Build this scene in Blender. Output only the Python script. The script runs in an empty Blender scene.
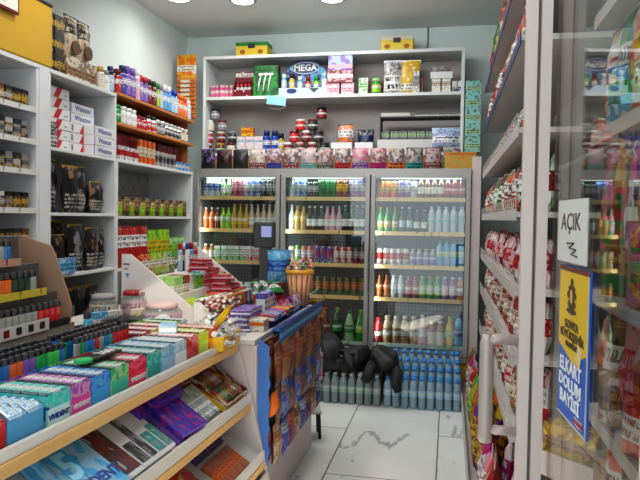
import bpy, bmesh, math, random
from mathutils import Vector, Matrix
R = random.Random(7)
D = bpy.data
SC = bpy.context.scene
COL = SC.collection
PI = math.pi

# ------------------------------------------------------------------ colours and materials
PAL = dict(
    white=(.82,.82,.80), cream=(.72,.66,.52), red=(.55,.02,.025), darkred=(.22,.012,.02), pink=(.72,.13,.28), palepink=(.75,.42,.48),
    magenta=(.5,.02,.2), purple=(.16,.03,.32), violet=(.27,.16,.5), blue=(.02,.08,.42), darkblue=(.012,.03,.16), sky=(.12,.42,.68),
    paleblue=(.45,.62,.74), teal=(.01,.36,.34), mint=(.3,.62,.58), green=(.02,.3,.05), lime=(.34,.6,.03), palegreen=(.42,.62,.34),
    darkgreen=(.01,.07,.025), yellow=(.75,.5,.02), gold=(.55,.36,.06), orange=(.75,.2,.015), amber=(.42,.14,.02), brown=(.16,.07,.03),
    kraft=(.38,.22,.11), wood=(.62,.36,.13), black=(.012,.012,.014), dark=(.04,.04,.045), grey=(.3,.3,.31), silver=(.55,.56,.58),
    lightgrey=(.55,.55,.54), clear=(.6,.68,.7), beige=(.6,.48,.34))
for _k in PAL: PAL[_k] = tuple(.86*v**1.12 for v in PAL[_k])
def C(c): return PAL[c] if isinstance(c, str) else c
MATS = {}
def mat(c, rough=.5, metal=0., spec=.5, emit=0., alpha=1., name=None):
    key = (str(c), rough, metal, spec, emit, alpha)
    if key in MATS: return MATS[key]
    m = D.materials.new(name or 'paint'); m.use_nodes = True
    b = m.node_tree.nodes['Principled BSDF']
    b.inputs['Base Color'].default_value = (*C(c), 1)
    b.inputs['Roughness'].default_value = rough
    b.inputs['Metallic'].default_value = metal
    b.inputs['Specular IOR Level'].default_value = spec
    if emit:
        b.inputs['Emission Color'].default_value = (*C(c), 1); b.inputs['Emission Strength'].default_value = emit
    if alpha < 1: b.inputs['Alpha'].default_value = alpha
    MATS[key] = m; return m

class NT:
    """small node wiring helper"""
    def __init__(s, name):
        s.m = D.materials.new(name); s.m.use_nodes = True; s.n = s.m.node_tree.nodes; s.l = s.m.node_tree.links
        s.b = s.n['Principled BSDF']
    def node(s, t, **kw):
        n = s.n.new(t)
        for k, v in kw.items():
            if k.startswith('i_'): n.inputs[k[2:].replace('_', ' ')].default_value = v
            else: setattr(n, k, v)
        return n
    def link(s, a, b): s.l.new(a, b)
    def math(s, op, a, b=None, c=None):
        n = s.n.new('ShaderNodeMath'); n.operation = op
        for i, x in enumerate((a, b, c)):
            if x is None: continue
            if hasattr(x, 'links'): s.l.new(x, n.inputs[i])
            else: n.inputs[i].default_value = x
        return n.outputs[0]
    def mix(s, f, a, b):
        n = s.n.new('ShaderNodeMix'); n.data_type = 'RGBA'
        for i, x in ((0, f), (6, a), (7, b)):
            if hasattr(x, 'links'): s.l.new(x, n.inputs[i])
            elif i == 0: n.inputs[0].default_value = x
            else: n.inputs[i].default_value = (*C(x), 1)
        return n.outputs[2]

def pr(base, band='white', spot='red', seed=0, lo=.5, hi=.8, n=6., rough=.38, art=.55, ax='Z', invert=False, nrow=2):
    """printed packaging: base colour, a logo band with squiggly lettering-like marks and artwork blobs, in the pack's own coordinates"""
    key = ('pr', str(base), str(band), str(spot), seed, lo, hi, n, rough, art, ax, invert, nrow)
    if key in MATS: return MATS[key]
    t = NT('printed_pack')
    tc = t.node('ShaderNodeTexCoord'); sep = t.node('ShaderNodeSeparateXYZ'); t.link(tc.outputs['Generated'], sep.inputs[0])
    z = sep.outputs[ax]
    mp = t.node('ShaderNodeMapping'); mp.inputs['Location'].default_value = (seed*3.1, seed*1.7, seed*2.3); t.link(tc.outputs['Generated'], mp.inputs[0])
    vo = t.node('ShaderNodeTexVoronoi', i_Scale=n*1.7); t.link(mp.outputs[0], vo.inputs['Vector'])
    sp = t.node('ShaderNodeSeparateColor'); t.link(vo.outputs['Color'], sp.inputs[0])
    no = t.node('ShaderNodeTexNoise', i_Scale=n*2.6, i_Detail=1.); t.link(mp.outputs[0], no.inputs['Vector'])
    blob = t.math('GREATER_THAN', sp.outputs[0], art)
    c = t.mix(t.math('MULTIPLY', blob, .72), base, spot)
    b2 = t.math('GREATER_THAN', sp.outputs[1], .92); c = t.mix(t.math('MULTIPLY', b2, .0 if invert else .7), c, band)
    u = sep.outputs['X' if ax != 'X' else 'Y']
    rows = t.math('DIVIDE', t.math('SUBTRACT', z, lo), (hi-lo)/nrow)
    fr = t.math('FRACT', rows); inrow = t.math('MULTIPLY', t.math('GREATER_THAN', fr, .22), t.math('LESS_THAN', fr, .8))
    cb = t.node('ShaderNodeCombineXYZ'); t.link(t.math('MULTIPLY', u, 22.), cb.inputs[0]); t.link(t.math('MULTIPLY', t.math('FLOOR', rows), 5.3), cb.inputs[1]); cb.inputs[2].default_value = seed*1.3
    t.link(t.math('MULTIPLY_ADD', fr, 1.2, t.math('MULTIPLY', t.math('FLOOR', rows), 5.3)), cb.inputs[1])
    t.link(cb.outputs[0], no.inputs['Vector']); no.inputs['Scale'].default_value = 1.
    inb = t.math('MULTIPLY', t.math('GREATER_THAN', z, lo), t.math('LESS_THAN', z, hi))
    mark = t.math('MULTIPLY', t.math('MULTIPLY', t.math('GREATER_THAN', no.outputs[0], .48), inrow), t.math('LESS_THAN', t.math('ABSOLUTE', t.math('SUBTRACT', u, .5)), .42))
    dkc = tuple(x*.45 for x in C(spot))
    if invert: c = t.mix(t.math('MULTIPLY', inb, mark), c, band)
    else:
        bandc = t.mix(mark, band, dkc if sum(C(band)) > sum(dkc)+.3 else base)
        c = t.mix(inb, c, bandc)
    t.link(c, t.b.inputs['Base Color']); t.b.inputs['Roughness'].default_value = rough
    MATS[key] = t.m; return t.m

def liquid(c, name='liquid'):
    key = ('liq', str(c))
    if key in MATS: return MATS[key]
    t = NT(name)
    t.b.inputs['Base Color'].default_value = (*C(c), 1); t.b.inputs['Roughness'].default_value = .08
    t.b.inputs['Specular IOR Level'].default_value = .7
    t.b.inputs['Coat Weight'].default_value = .5; t.b.inputs['Coat Roughness'].default_value = .05
    MATS[key] = t.m; return t.m

def clearplastic(c=(.75,.85,.9), fac=.6):
    key = ('clr', str(c), fac)
    if key in MATS: return MATS[key]
    t = NT('clear_plastic'); out = t.n['Material Output']
    tr = t.node('ShaderNodeBsdfTransparent'); tr.inputs[0].default_value = (*[min(1, x*1.15) for x in C(c)], 1)
    t.b.inputs['Base Color'].default_value = (*C(c), 1); t.b.inputs['Roughness'].default_value = .08
    mx = t.node('ShaderNodeMixShader'); mx.inputs[0].default_value = 1-fac
    t.link(tr.outputs[0], mx.inputs[1]); t.link(t.b.outputs[0], mx.inputs[2]); t.link(mx.outputs[0], out.inputs[0])
    MATS[key] = t.m; return t.m

def glass(name, tint=(.93,.97,.96), refl=.08, grazing=.9, rough=0.):
    key = ('glass', name)
    if key in MATS: return MATS[key]
    t = NT(name); out = t.n['Material Output']
    tr = t.node('ShaderNodeBsdfTransparent'); tr.inputs[0].default_value = (*tint, 1)
    gl = t.node('ShaderNodeBsdfGlossy'); gl.inputs['Roughness'].default_value = rough; gl.inputs['Color'].default_value = (.95,.96,.95,1)
    lw = t.node('ShaderNodeLayerWeight'); lw.inputs[0].default_value = .5
    f = t.math('MULTIPLY_ADD', t.math('POWER', lw.outputs['Facing'], 3.), grazing, refl)
    f = t.math('MINIMUM', f, 1.)
    mx = t.node('ShaderNodeMixShader'); t.link(f, mx.inputs[0])
    t.link(tr.outputs[0], mx.inputs[1]); t.link(gl.outputs[0], mx.inputs[2]); t.link(mx.outputs[0], out.inputs[0])
    MATS[key] = t.m; return t.m

def woodmat(name, c1, c2, scale=(2, 30, 30), rough=.45):
    key = ('wood', name)
    if key in MATS: return MATS[key]
    t = NT(name); tc = t.node('ShaderNodeTexCoord'); mp = t.node('ShaderNodeMapping'); mp.inputs['Scale'].default_value = scale
    t.link(tc.outputs['Object'], mp.inputs[0])
    no = t.node('ShaderNodeTexNoise', i_Scale=1.5, i_Detail=4.); t.link(mp.outputs[0], no.inputs['Vector'])
    t.link(t.mix(no.outputs[0], c1, c2), t.b.inputs['Base Color']); t.b.inputs['Roughness'].default_value = rough
    MATS[key] = t.m; return t.m

def paintwall(name, c, var=.06, rough=.6):
    t = NT(name); tc = t.node('ShaderNodeTexCoord')
    no = t.node('ShaderNodeTexNoise', i_Scale=1.3, i_Detail=5.); t.link(tc.outputs['Object'], no.inputs['Vector'])
    c = C(c); t.link(t.mix(no.outputs[0], tuple(x*(1-var) for x in c), tuple(min(1, x*(1+var)) for x in c)), t.b.inputs['Base Color'])
    n2 = t.node('ShaderNodeTexNoise', i_Scale=60., i_Detail=2.); t.link(tc.outputs['Object'], n2.inputs['Vector'])
    bp = t.node('ShaderNodeBump', i_Strength=.12, i_Distance=.004); t.link(n2.outputs[0], bp.inputs['Height']); t.link(bp.outputs[0], t.b.inputs['Normal'])
    t.b.inputs['Roughness'].default_value = rough
    return t.m

# ------------------------------------------------------------------ mesh builder
class MB:
    def __init__(s): s.v = []; s.f = []; s.m = []; s.s = []
    def add(s, vs, fs, mi=0, sm=False):
        o = len(s.v); s.v += [tuple(v) for v in vs]
        for f in fs: s.f.append([i+o for i in f]); s.m.append(mi); s.s.append(sm)
        return s
    def box(s, x0, y0, z0, x1, y1, z1, mi=0, ch=0.):
        if ch:
            bm = bmesh.new(); bmesh.ops.create_cube(bm, size=1)
            for v in bm.verts: v.co = Vector(((x0+x1)/2+v.co.x*(x1-x0), (y0+y1)/2+v.co.y*(y1-y0), (z0+z1)/2+v.co.z*(z1-z0)))
            bmesh.ops.bevel(bm, geom=bm.edges[:], offset=ch, segments=2, affect='EDGES', profile=.5)
            bm.verts.index_update()
            s.add([v.co[:] for v in bm.verts], [[v.index for v in f.verts] for f in bm.faces], mi); bm.free(); return s
        v = [(x0,y0,z0),(x1,y0,z0),(x1,y1,z0),(x0,y1,z0),(x0,y0,z1),(x1,y0,z1),(x1,y1,z1),(x0,y1,z1)]
        return s.add(v, [(0,3,2,1),(4,5,6,7),(0,1,5,4),(1,2,6,5),(2,3,7,6),(3,0,4,7)], mi)
    def lathe(s, prof, n=12, mi=0, c=(0,0,0), sm=True, cap=True):
        o = len(s.v); k = len(prof)
        for (r, z) in prof:
            for i in range(n):
                a = 2*PI*i/n; s.v.append((c[0]+r*math.cos(a), c[1]+r*math.sin(a), c[2]+z))
        for j in range(k-1):
            for i in range(n):
                i2 = (i+1) % n
                s.f.append([o+j*n+i, o+j*n+i2, o+(j+1)*n+i2, o+(j+1)*n+i]); s.m.append(mi); s.s.append(sm)
        if cap:
            s.f.append([o+i for i in range(n)][::-1]); s.m.append(mi); s.s.append(False)
            s.f.append([o+(k-1)*n+i for i in range(n)]); s.m.append(mi); s.s.append(False)
        return s
    def tube(s, pts, r, n=8, mi=0, closed=False):
        pts = [Vector(p) for p in pts]; o = len(s.v); k = len(pts); up = Vector((0,0,1))
        for j, p in enumerate(pts):
            t = (pts[min(j+1, k-1)]-pts[max(j-1, 0)]).normalized()
            a = t.cross(up)
            if a.length < .05: a = t.cross(Vector((1,0,0)))
            a.normalize(); b = t.cross(a).normalized()
            rr = r[j] if isinstance(r, (list, tuple)) else r
            for i in range(n):
                an = 2*PI*i/n; q = p+a*math.cos(an)*rr+b*math.sin(an)*rr; s.v.append(q[:])
        for j in range(k-1):
            for i in range(n):
                i2 = (i+1) % n
                s.f.append([o+j*n+i, o+j*n+i2, o+(j+1)*n+i2, o+(j+1)*n+i]); s.m.append(mi); s.s.append(True)
        s.f.append([o+i for i in range(n)][::-1]); s.m.append(mi); s.s.append(False)
        s.f.append([o+(k-1)*n+i for i in range(n)]); s.m.append(mi); s.s.append(False)
        return s
    def prism(s, poly, a, b, axis='y', mi=0):
        """poly: 2-D outline; extruded from a to b along axis"""
        def P(u, w, t): return {'y': (u, t, w), 'x': (t, u, w), 'z': (u, w, t)}[axis]
        n = len(poly); v = [P(u, w, a) for u, w in poly]+[P(u, w, b) for u, w in poly]
        f = [list(range(n)), list(range(2*n-1, n-1, -1))]+[[i, i+n, (i+1) % n+n, (i+1) % n] for i in range(n)]
        s.add(v, f, mi)
        return s
    def pillow(s, w, h, d, nx=7, nz=9, mi=0, seal=.06, wr=.0, seed=1, z0=0., yc=0.):
        rr = random.Random(seed)
        def col(i, j, sg):
            u = i/(nx-1); t = j/(nz-1)
            tz = max(0., min(1., (t-seal)/(1-2*seal)))
            th = (max(0, 4*u*(1-u))**.55)*(max(0, 4*tz*(1-tz))**.5)*d/2*(.86+.3*(1-t))
            wob = wr*d*(rr.random()-.5)
            e = 1-.05*math.sin(PI*t)
            return ((u-.5)*w*e, yc+sg*(th+.0006)+(wob if 0 < i < nx-1 and 0 < j < nz-1 else 0), z0+t*h)
        for sg in (-1, 1):
            vs = [col(i, j, sg) for j in range(nz) for i in range(nx)]
            fs = []
            for j in range(nz-1):
                for i in range(nx-1):
                    q = [j*nx+i, j*nx+i+1, (j+1)*nx+i+1, (j+1)*nx+i]
                    fs.append(q if sg < 0 else q[::-1])
            s.add(vs, fs, mi, True)
        return s
    def make(s, name, mats):
        me = D.meshes.new(name); me.from_pydata(s.v, [], s.f)
        for m in (mats if isinstance(mats, (list, tuple)) else [mats]): me.materials.append(m)
        me.polygons.foreach_set('material_index', s.m); me.polygons.foreach_set('use_smooth', s.s)
        bm = bmesh.new(); bm.from_mesh(me); bmesh.ops.recalc_face_normals(bm, faces=bm.faces[:]); bm.to_mesh(me); bm.free()
        me.update(); return me

CACHE = {}
def cm(key, fn):
    if key not in CACHE: CACHE[key] = fn()
    return CACHE[key]

def obj(name, me, parent=None, loc=(0,0,0), rot=(0,0,0), label=None, cat=None, group=None, kind=None):
    o = D.objects.new(name, me); COL.objects.link(o); o.location = loc; o.rotation_euler = rot
    if parent is not None: o.parent = parent
    if label: o['label'] = label
    if cat: o['category'] = cat
    if group: o['group'] = group
    if kind: o['kind'] = kind
    return o
def root(name, label, cat, loc=(0,0,0), rz=0., group=None):
    return obj(name, None, None, loc, (0, 0, rz), label, cat, group)
def struct(name, mb, m): return obj(name, mb.make(name, m), kind='structure')
SEEN = {}
def put(parts, loc, label, cat, group=None, rz=0., rx=0., ry=0., s=1.):
    """place one thing: parts = [(name, mesh, parent index or None), ...], the first being the thing itself"""
    made = []
    for k, p in enumerate(parts):
        n, me = p[0], p[1]
        o = D.objects.new(n, me); COL.objects.link(o)
        if k == 0:
            o.location = loc; o.rotation_euler = (rx, ry, rz); o.scale = (s, s, s)
            o['label'] = label; o['category'] = cat
            if group: o['group'] = group
        else: o.parent = made[p[2] if len(p) > 2 else 0]
        made.append(o)
    SEEN.setdefault(label, []).append(made[0].name)
    return made[0]

FONT = {}
def text(s, size, m, parent=None, loc=(0,0,0), rot=(PI/2,0,0), name='lettering', ext=.0006, bold=0., align='CENTER', sx=1.):
    key = (s, size, m.name, bold, align)
    if key not in FONT:
        cu = D.curves.new('lettering', 'FONT'); cu.body = s; cu.size = size; cu.align_x = align; cu.align_y = 'CENTER'
        cu.extrude = ext; cu.offset = bold; cu.materials.append(m); cu.resolution_u = 2
        tmp = D.objects.new('lettering_tmp', cu); COL.objects.link(tmp); bpy.context.view_layer.update()
        me = D.meshes.new_from_object(tmp.evaluated_get(bpy.context.evaluated_depsgraph_get()))
        D.objects.remove(tmp); D.curves.remove(cu); FONT[key] = me
    o = D.objects.new(name, FONT[key]); COL.objects.link(o); o.location = loc; o.rotation_euler = rot; o.scale = (sx, 1, 1)
    if parent is not None: o.parent = parent
    return o

ORD = 'first second third fourth fifth sixth seventh eighth ninth tenth eleventh twelfth thirteenth fourteenth fifteenth sixteenth seventeenth eighteenth nineteenth twentieth'.split()
ORD += ['twenty-'+x for x in ORD[:9]]+['thirtieth']+['thirty-'+x for x in ORD[:9]]+['fortieth']
# ------------------------------------------------------------------ kinds of goods (front faces -Y, standing on z = 0)
def bottle(name, h, r, liq, cap, lab, shape='soda', n=10):
    profs = {'soda': [(.92,0),(1,.03),(1,.2),(.93,.3),(1,.42),(1,.58),(.75,.72),(.42,.86),(.36,.93)],
             'glass': [(.95,0),(1,.02),(1,.5),(.9,.6),(.45,.75),(.38,.93)],
             'water': [(.9,0),(1,.03),(.94,.15),(1,.2),(.94,.3),(1,.35),(1,.68),(.92,.77),(.62,.86),(.42,.90),(.42,.93)],
             'milk': [(.95,0),(1,.03),(1,.68),(.8,.8),(.55,.86),(.55,.92)],
             'jar': [(.9,0),(1,.04),(1,.72),(.85,.8)],
             'spray': [(.95,0),(1,.02),(1,.72),(.8,.78)]}
    p = profs[shape]; cr = {'soda':.42,'glass':.42,'water':.55,'milk':.6,'jar':.92,'spray':.78}[shape]
    ct = p[-1][1]
    m0 = liq if not isinstance(liq, (str, tuple)) else liquid(liq)
    body = cm(('bb', shape, h, r, m0.name, n), lambda: MB().lathe([(a*r, z*h) for a, z in p], n).make('bottle_body', m0))
    capm = cm(('bc', shape, h, r, str(cap)), lambda: MB().lathe([(cr*r, (ct-.012)*h), (cr*r, .985*h), (cr*r*.9, h)], n).make('cap', mat(cap, .4)))
    out = [(name, body), ('lid' if shape == 'jar' else 'cap', capm)]
    if lab is not None:
        lm = lab if not isinstance(lab, (str, tuple)) else pr(lab, 'white', lab, 1)
        z0, z1 = {'soda':(.36,.58),'glass':(.18,.46),'water':(.38,.6),'milk':(.15,.62),'jar':(.12,.62),'spray':(.06,.7)}[shape]
        lb = cm(('bl', shape, h, r, lm.name), lambda: MB().lathe([(r*1.03, z0*h), (r*1.03, z1*h)], n, cap=False).make('label_wrap', lm))
        out.append(('label_wrap', lb))
    return out
def can(name, h, r, m):
    body = cm(('cb', h, r, m.name), lambda: MB().lathe([(r*.82, 0), (r, .05*h), (r, .93*h), (r*.86, .985*h)], 12).make('can_body', m))
    lid = cm(('cl', h, r), lambda: MB().lathe([(r*.86, .985*h), (r*.88, h), (r*.8, h), (r*.78, .985*h)], 12).make('lid', mat('silver', .25, 1.)))
    return [(name, body), ('lid', lid)]
def bag(name, w, h, d, m, seal='silver', seed=1):
    body = cm(('bg', w, h, d, m.name, seed), lambda: MB().pillow(w, h, d, wr=.18, seed=seed).make('bag_body', m))
    se = cm(('bs', w, h, str(seal)), lambda: MB().box(-w/2*1.01, -.0022, h*.945, w/2*1.01, .0022, h*1.012).make('top_seal', mat(seal, .3, .3)))
    return [(name, body), ('top_seal', se)]
def carton(name, w, d, h, m, ch=.0015, flap=None):
    body = cm(('ct', w, d, h, m.name), lambda: MB().box(-w/2, -d/2, 0, w/2, d/2, h, ch=ch).make('carton', m))
    out = [(name, body)]
    if flap is not None:
        fl = cm(('cf', w, d, h, str(flap)), lambda: MB().box(-w/2*1.01, -d/2*1.01, h*.8, w/2*1.01, d/2*1.01, h*1.01).make('flap', mat(flap, .4)))
        out.append(('top_flap', fl))
    return out
def lighter(c, hood='silver', seed=0):
    c = tuple(min(1, v*1.3) for v in c)
    b = cm(('lb', str(c)), lambda: MB().box(-.012, -.006, 0, .012, .006, .056, ch=.004).make('lighter_body', liquid(c)))
    h = cm(('lh', hood), lambda: MB().box(-.0115, -.0058, .056, .003, .0058, .074, ch=.002).make('hood', mat((.16,.16,.17), .3, .8)))
    k = cm(('lk',), lambda: MB().box(.003, -.005, .056, .012, .005, .068, ch=.002).make('button', mat('black', .5)))
    return [('pocket_lighter', b), ('metal_hood', h), ('button', k)]
def opentray(name, w, d, h, m, t=.003, front=None, back=None):
    """open-topped display carton, front -Y lower than back"""
    fr = h if front is None else front; bk = h if back is None else back
    def f():
        b = MB(); b.box(-w/2, -d/2, 0, w/2, d/2, t)
        b.box(-w/2, -d/2, t, w/2, -d/2+t, fr); b.box(-w/2, d/2-t, t, w/2, d/2, bk)
        for x in (-w/2, w/2-t): b.prism([(-d/2+t, t), (d/2-t, t), (d/2-t, bk), (-d/2+t, fr)], x, x+t, 'x')
        return b.make('tray', m)
    return [(name, cm(('ot', w, d, h, m.name, fr, bk), f))]

def run(items, start, step, where, group, rz=0., cat=None, jit=.0, jr=.0, side='left', z=None, s=1.):
    """items: [(parts, description, category, count)], laid along step from start; every one gets its own label"""
    p = Vector(start); st = Vector(step); tot = {}
    for it in items: tot[it[1]] = tot.get(it[1], 0)+it[3]
    cnt = {}
    for parts, desc, ct, n in items:
        for _ in range(n):
            k = cnt.get(desc, 0); cnt[desc] = k+1
            lab = f'{desc} {where}' if tot[desc] == 1 else f'{ORD[k]} {desc} from the {side}, {where}'
            if parts is not None:
                put(parts, p+Vector((R.uniform(-jit, jit), R.uniform(-jit, jit), 0)), lab, ct, group, rz=rz+R.uniform(-jr, jr), s=s)
            p = p+st
    return p

# ------------------------------------------------------------------ camera
cam = D.cameras.new('camera'); cam.lens = 36.; cam.sensor_width = 36.; cam.clip_start = .05
co = D.objects.new('camera', cam); COL.objects.link(co); SC.camera = co
def set_cam():
    yaw, pit, rol = math.radians(11.4), math.radians(2.0), math.radians(.86)
    f = Vector((-math.sin(yaw)*math.cos(pit), math.cos(yaw)*math.cos(pit), -math.sin(pit)))
    r0 = Vector((math.cos(yaw), math.sin(yaw), 0)); u0 = r0.cross(f)
    r = r0*math.cos(rol)+u0*math.sin(rol); u = -r0*math.sin(rol)+u0*math.cos(rol)
    co.matrix_world = Matrix(((r.x, u.x, -f.x, 0), (r.y, u.y, -f.y, 0), (r.z, u.z, -f.z, 1.5), (0, 0, 0, 1)))
set_cam()
def XA(a, Y): return Y*math.tan(math.atan((a-320)/640)-math.radians(11.4))   # bearing -> x on the wall plane y = Y
def YA(a, X): return X/math.tan(math.atan((a-320)/640)-math.radians(11.4))

WHITE = mat((.66,.67,.67), .45, name='white_laminate')
OFFW = mat((.58,.57,.56), .5, name='offwhite_laminate')
PINKW = mat((.62,.55,.53), .5, name='pinkish_laminate')
ALU = mat((.38,.37,.36), .4, .45, name='brushed_aluminium')
PRICE = None
def pricemat(c, dark, key):
    t = NT(key); tc = t.node('ShaderNodeTexCoord'); mp = t.node('ShaderNodeMapping'); mp.inputs['Scale'].default_value = (26, 1, 4)
    t.link(tc.outputs['Object'], mp.inputs[0]); no = t.node('ShaderNodeTexNoise', i_Scale=1.2, i_Detail=1.); t.link(mp.outputs[0], no.inputs['Vector'])
    t.link(t.mix(t.math('GREATER_THAN', no.outputs[0], .67), c, dark), t.b.inputs['Base Color']); t.b.inputs['Roughness'].default_value = .4
    return t.m

# ------------------------------------------------------------------ room shell
def floor_mat():
    t = NT('marble_tile'); tc = t.node('ShaderNodeTexCoord'); sep = t.node('ShaderNodeSeparateXYZ'); t.link(tc.outputs['Object'], sep.inputs[0])
    X, Y = sep.outputs[0], sep.outputs[1]
    W, L, G = .64, 1.40, .008
    ux = t.math('ADD', X, .688+W*10); ci = t.math('FLOOR', t.math('DIVIDE', ux, W)); fx = t.math('MODULO', ux, W)
    odd = t.math('MODULO', ci, 2.)
    uy = t.math('ADD', t.math('ADD', Y, 14-3.64), t.math('MULTIPLY', odd, -.82)) 
    fy = t.math('MODULO', uy, L)
    gx = t.math('LESS_THAN', fx, G); gy = t.math('LESS_THAN', fy, G); gr = t.math('MAXIMUM', gx, gy)
    cj = t.math('FLOOR', t.math('DIVIDE', uy, L))
    off = t.node('ShaderNodeCombineXYZ'); t.link(t.math('MULTIPLY', ci, 7.3), off.inputs[0]); t.link(t.math('MULTIPLY', cj, 3.1), off.inputs[1])
    va = t.node('ShaderNodeVectorMath', operation='ADD'); t.link(tc.outputs['Object'], va.inputs[0]); t.link(off.outputs[0], va.inputs[1])
    mp = t.node('ShaderNodeMapping'); mp.inputs['Rotation'].default_value = (0, 0, .95); mp.inputs['Scale'].default_value = (2.6, .5, 1)
    t.link(va.outputs[0], mp.inputs[0])
    no = t.node('ShaderNodeTexNoise', i_Scale=1.1, i_Detail=5., i_Roughness=.5, i_Distortion=.35); t.link(mp.outputs[0], no.inputs['Vector'])
    vein = t.math('SUBTRACT', 1., t.math('MINIMUM', 1., t.math('MULTIPLY', t.math('ABSOLUTE', t.math('SUBTRACT', no.outputs[0], .5)), 42.)))
    n2 = t.node('ShaderNodeTexNoise', i_Scale=2.2, i_Detail=3.); t.link(va.outputs[0], n2.inputs['Vector'])
    vein = t.math('MULTIPLY', vein, t.math('GREATER_THAN', n2.outputs[0], .49))
    c = t.mix(n2.outputs[0], (.66,.67,.66), (.78,.80,.79)); c = t.mix(t.math('MULTIPLY', vein, .75), c, (.25,.25,.26))
    c = t.mix(gr, c, (.07,.07,.07)); t.link(c, t.b.inputs['Base Color'])
    t.link(t.math('MULTIPLY_ADD', gr, .5, .13), t.b.inputs['Roughness'])
    return t.m
struct('floor', MB().box(-2.84, -.7, -.05, .9, 6.5, 0), floor_mat())
WALLM = paintwall('wall_paint', (.66,.73,.71))
struct('ceiling', MB().box(-2.84, -.7, 3.37, .9, 6.5, 3.47), paintwall('ceiling_paint', (.68,.71,.70)))
struct('wall_left', MB().box(-2.84, -.7, 0, -2.74, 6.5, 3.37), WALLM)
struct('wall_back', MB().box(-2.74, 6.4, 0, .8, 6.5, 3.37), WALLM)
struct('wall_right', MB().box(.8, -.7, 0, .9, 6.5, 3.37), WALLM)
struct('wall_front', MB().box(-2.84, -.8, 2.6, .9, -.7, 3.47).box(-2.84, -.8, 0, -1.9, -.7, 2.6).box(.7, -.8, 0, .9, -.7, 2.6), WALLM)
struct('pavement', MB().box(-9, -12, -.1, 8, -.7, -.05), paintwall('paving', (.5,.5,.48), .15))
struct('trim_1', MB().box(.185, 5.72, 0, .262, 6.4, 2.05, ch=.003), PINKW)
# thin dark cable running up the wall above the shelves
obj('wall_cable', MB().tube([(-.245, 6.39, 3.06), (-.25, 6.388, 3.15), (-.243, 6.39, 3.25), (-.245, 6.39, 3.37)], .008, 6).make('wall_cable', mat('grey', .5)),
    label='thin grey cable running up the back wall to the ceiling', cat='cable')

# ceiling downlights
dl = [(-1.79, 5.35), (-1.02, 5.42), (-2.32, 5.2), (-1.8, 3.2), (-.7, 3.2), (-1.8, 1.2), (-.15, 1.0)]
lnames = ['round white ceiling downlight, glowing, middle of the three over the back shelves', 'round white ceiling downlight, glowing, nearest the wall cable',
          'round white ceiling downlight, glowing, closest to the left wall', 'round downlight above the candy counter', 'round downlight above the aisle',
          'round downlight above the lighter rack', 'round downlight over the entrance']
ring = MB().lathe([(.112, -.012), (.12, -.012), (.12, 0), (.095, 0), (.095, -.012)], 24, cap=False).make('trim_ring', mat('white', .4))
disc = MB().lathe([(.096, -.010), (.05, -.014), (.005, -.015)], 24).make('diffuser', mat((1,.97,.92), .5, emit=7.))
for i, (x, y) in enumerate(dl):
    t = root('ceiling_downlight', lnames[i], 'ceiling light', (x, y, 3.37), group='round ceiling downlights')
    obj('trim_ring', ring, t); obj('diffuser', disc, t)
    L = D.lights.new('downlight_lamp', 'AREA'); L.shape = 'DISK'; L.size = .19; L.energy = (12 if i != 2 else 3.5); L.color = (1,.96,.9); L.spread = math.radians(160)
    lo = D.objects.new('downlight_lamp', L); COL.objects.link(lo); lo.location = (x, y, 3.35)

for (fx, fy, pw) in ((-.7, .6, 20), (-.9, 2.9, 14), (-1.1, 4.2, 30)):  # unseen fill lamps added to raise the ambient; the rearmost leans to the back wall
    L = D.lights.new('ceiling_fill_lamp', 'AREA'); L.shape = 'RECTANGLE'; L.size = 1.6; L.size_y = 1.2; L.energy = pw; L.color = (.96,.98,1)
    lo = D.objects.new('ceiling_fill_lamp', L); COL.objects.link(lo); lo.location = (fx, fy, 3.34)
    if fy > 4: lo.location.z = 3.1; lo.rotation_euler = (math.radians(58), 0, 0); L.size_y = .5
# daylight: sky outside, the shop front opening, and a low sunbeam through the doorway
W = D.worlds.new('daylight'); SC.world = W; W.use_nodes = True
W.node_tree.nodes['Background'].inputs[0].default_value = (.78,.88,1,1); W.node_tree.nodes['Background'].inputs[1].default_value = .5
L = D.lights.new('shopfront_daylight', 'AREA'); L.shape = 'RECTANGLE'; L.size = 2.5; L.size_y = 2.4; L.energy = 44; L.color = (.86,.94,1)
lo = D.objects.new('shopfront_daylight', L); COL.objects.link(lo); lo.location = (-.6, -.66, 1.3); lo.rotation_euler = (math.radians(90), 0, 0)
def spot(name, loc, to, deg, power, col=(1,.9,.75), blend=.25):
    L = D.lights.new(name, 'SPOT'); L.spot_size = math.radians(deg); L.energy = power; L.color = col; L.spot_blend = blend; L.shadow_soft_size = .02
    o = D.objects.new(name, L); COL.objects.link(o); o.location = loc
    o.rotation_euler = (Vector(to)-Vector(loc)).to_track_quat('-Z', 'Y').to_euler(); return o
spot('sunbeam', (.45, -.6, 2.5), (-1.22, 2.82, 1.05), 7.5, 520)
spot('sunbeam', (.45, -.55, .5), (-.293, 1.836, 0), 6.8, 130000)

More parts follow.
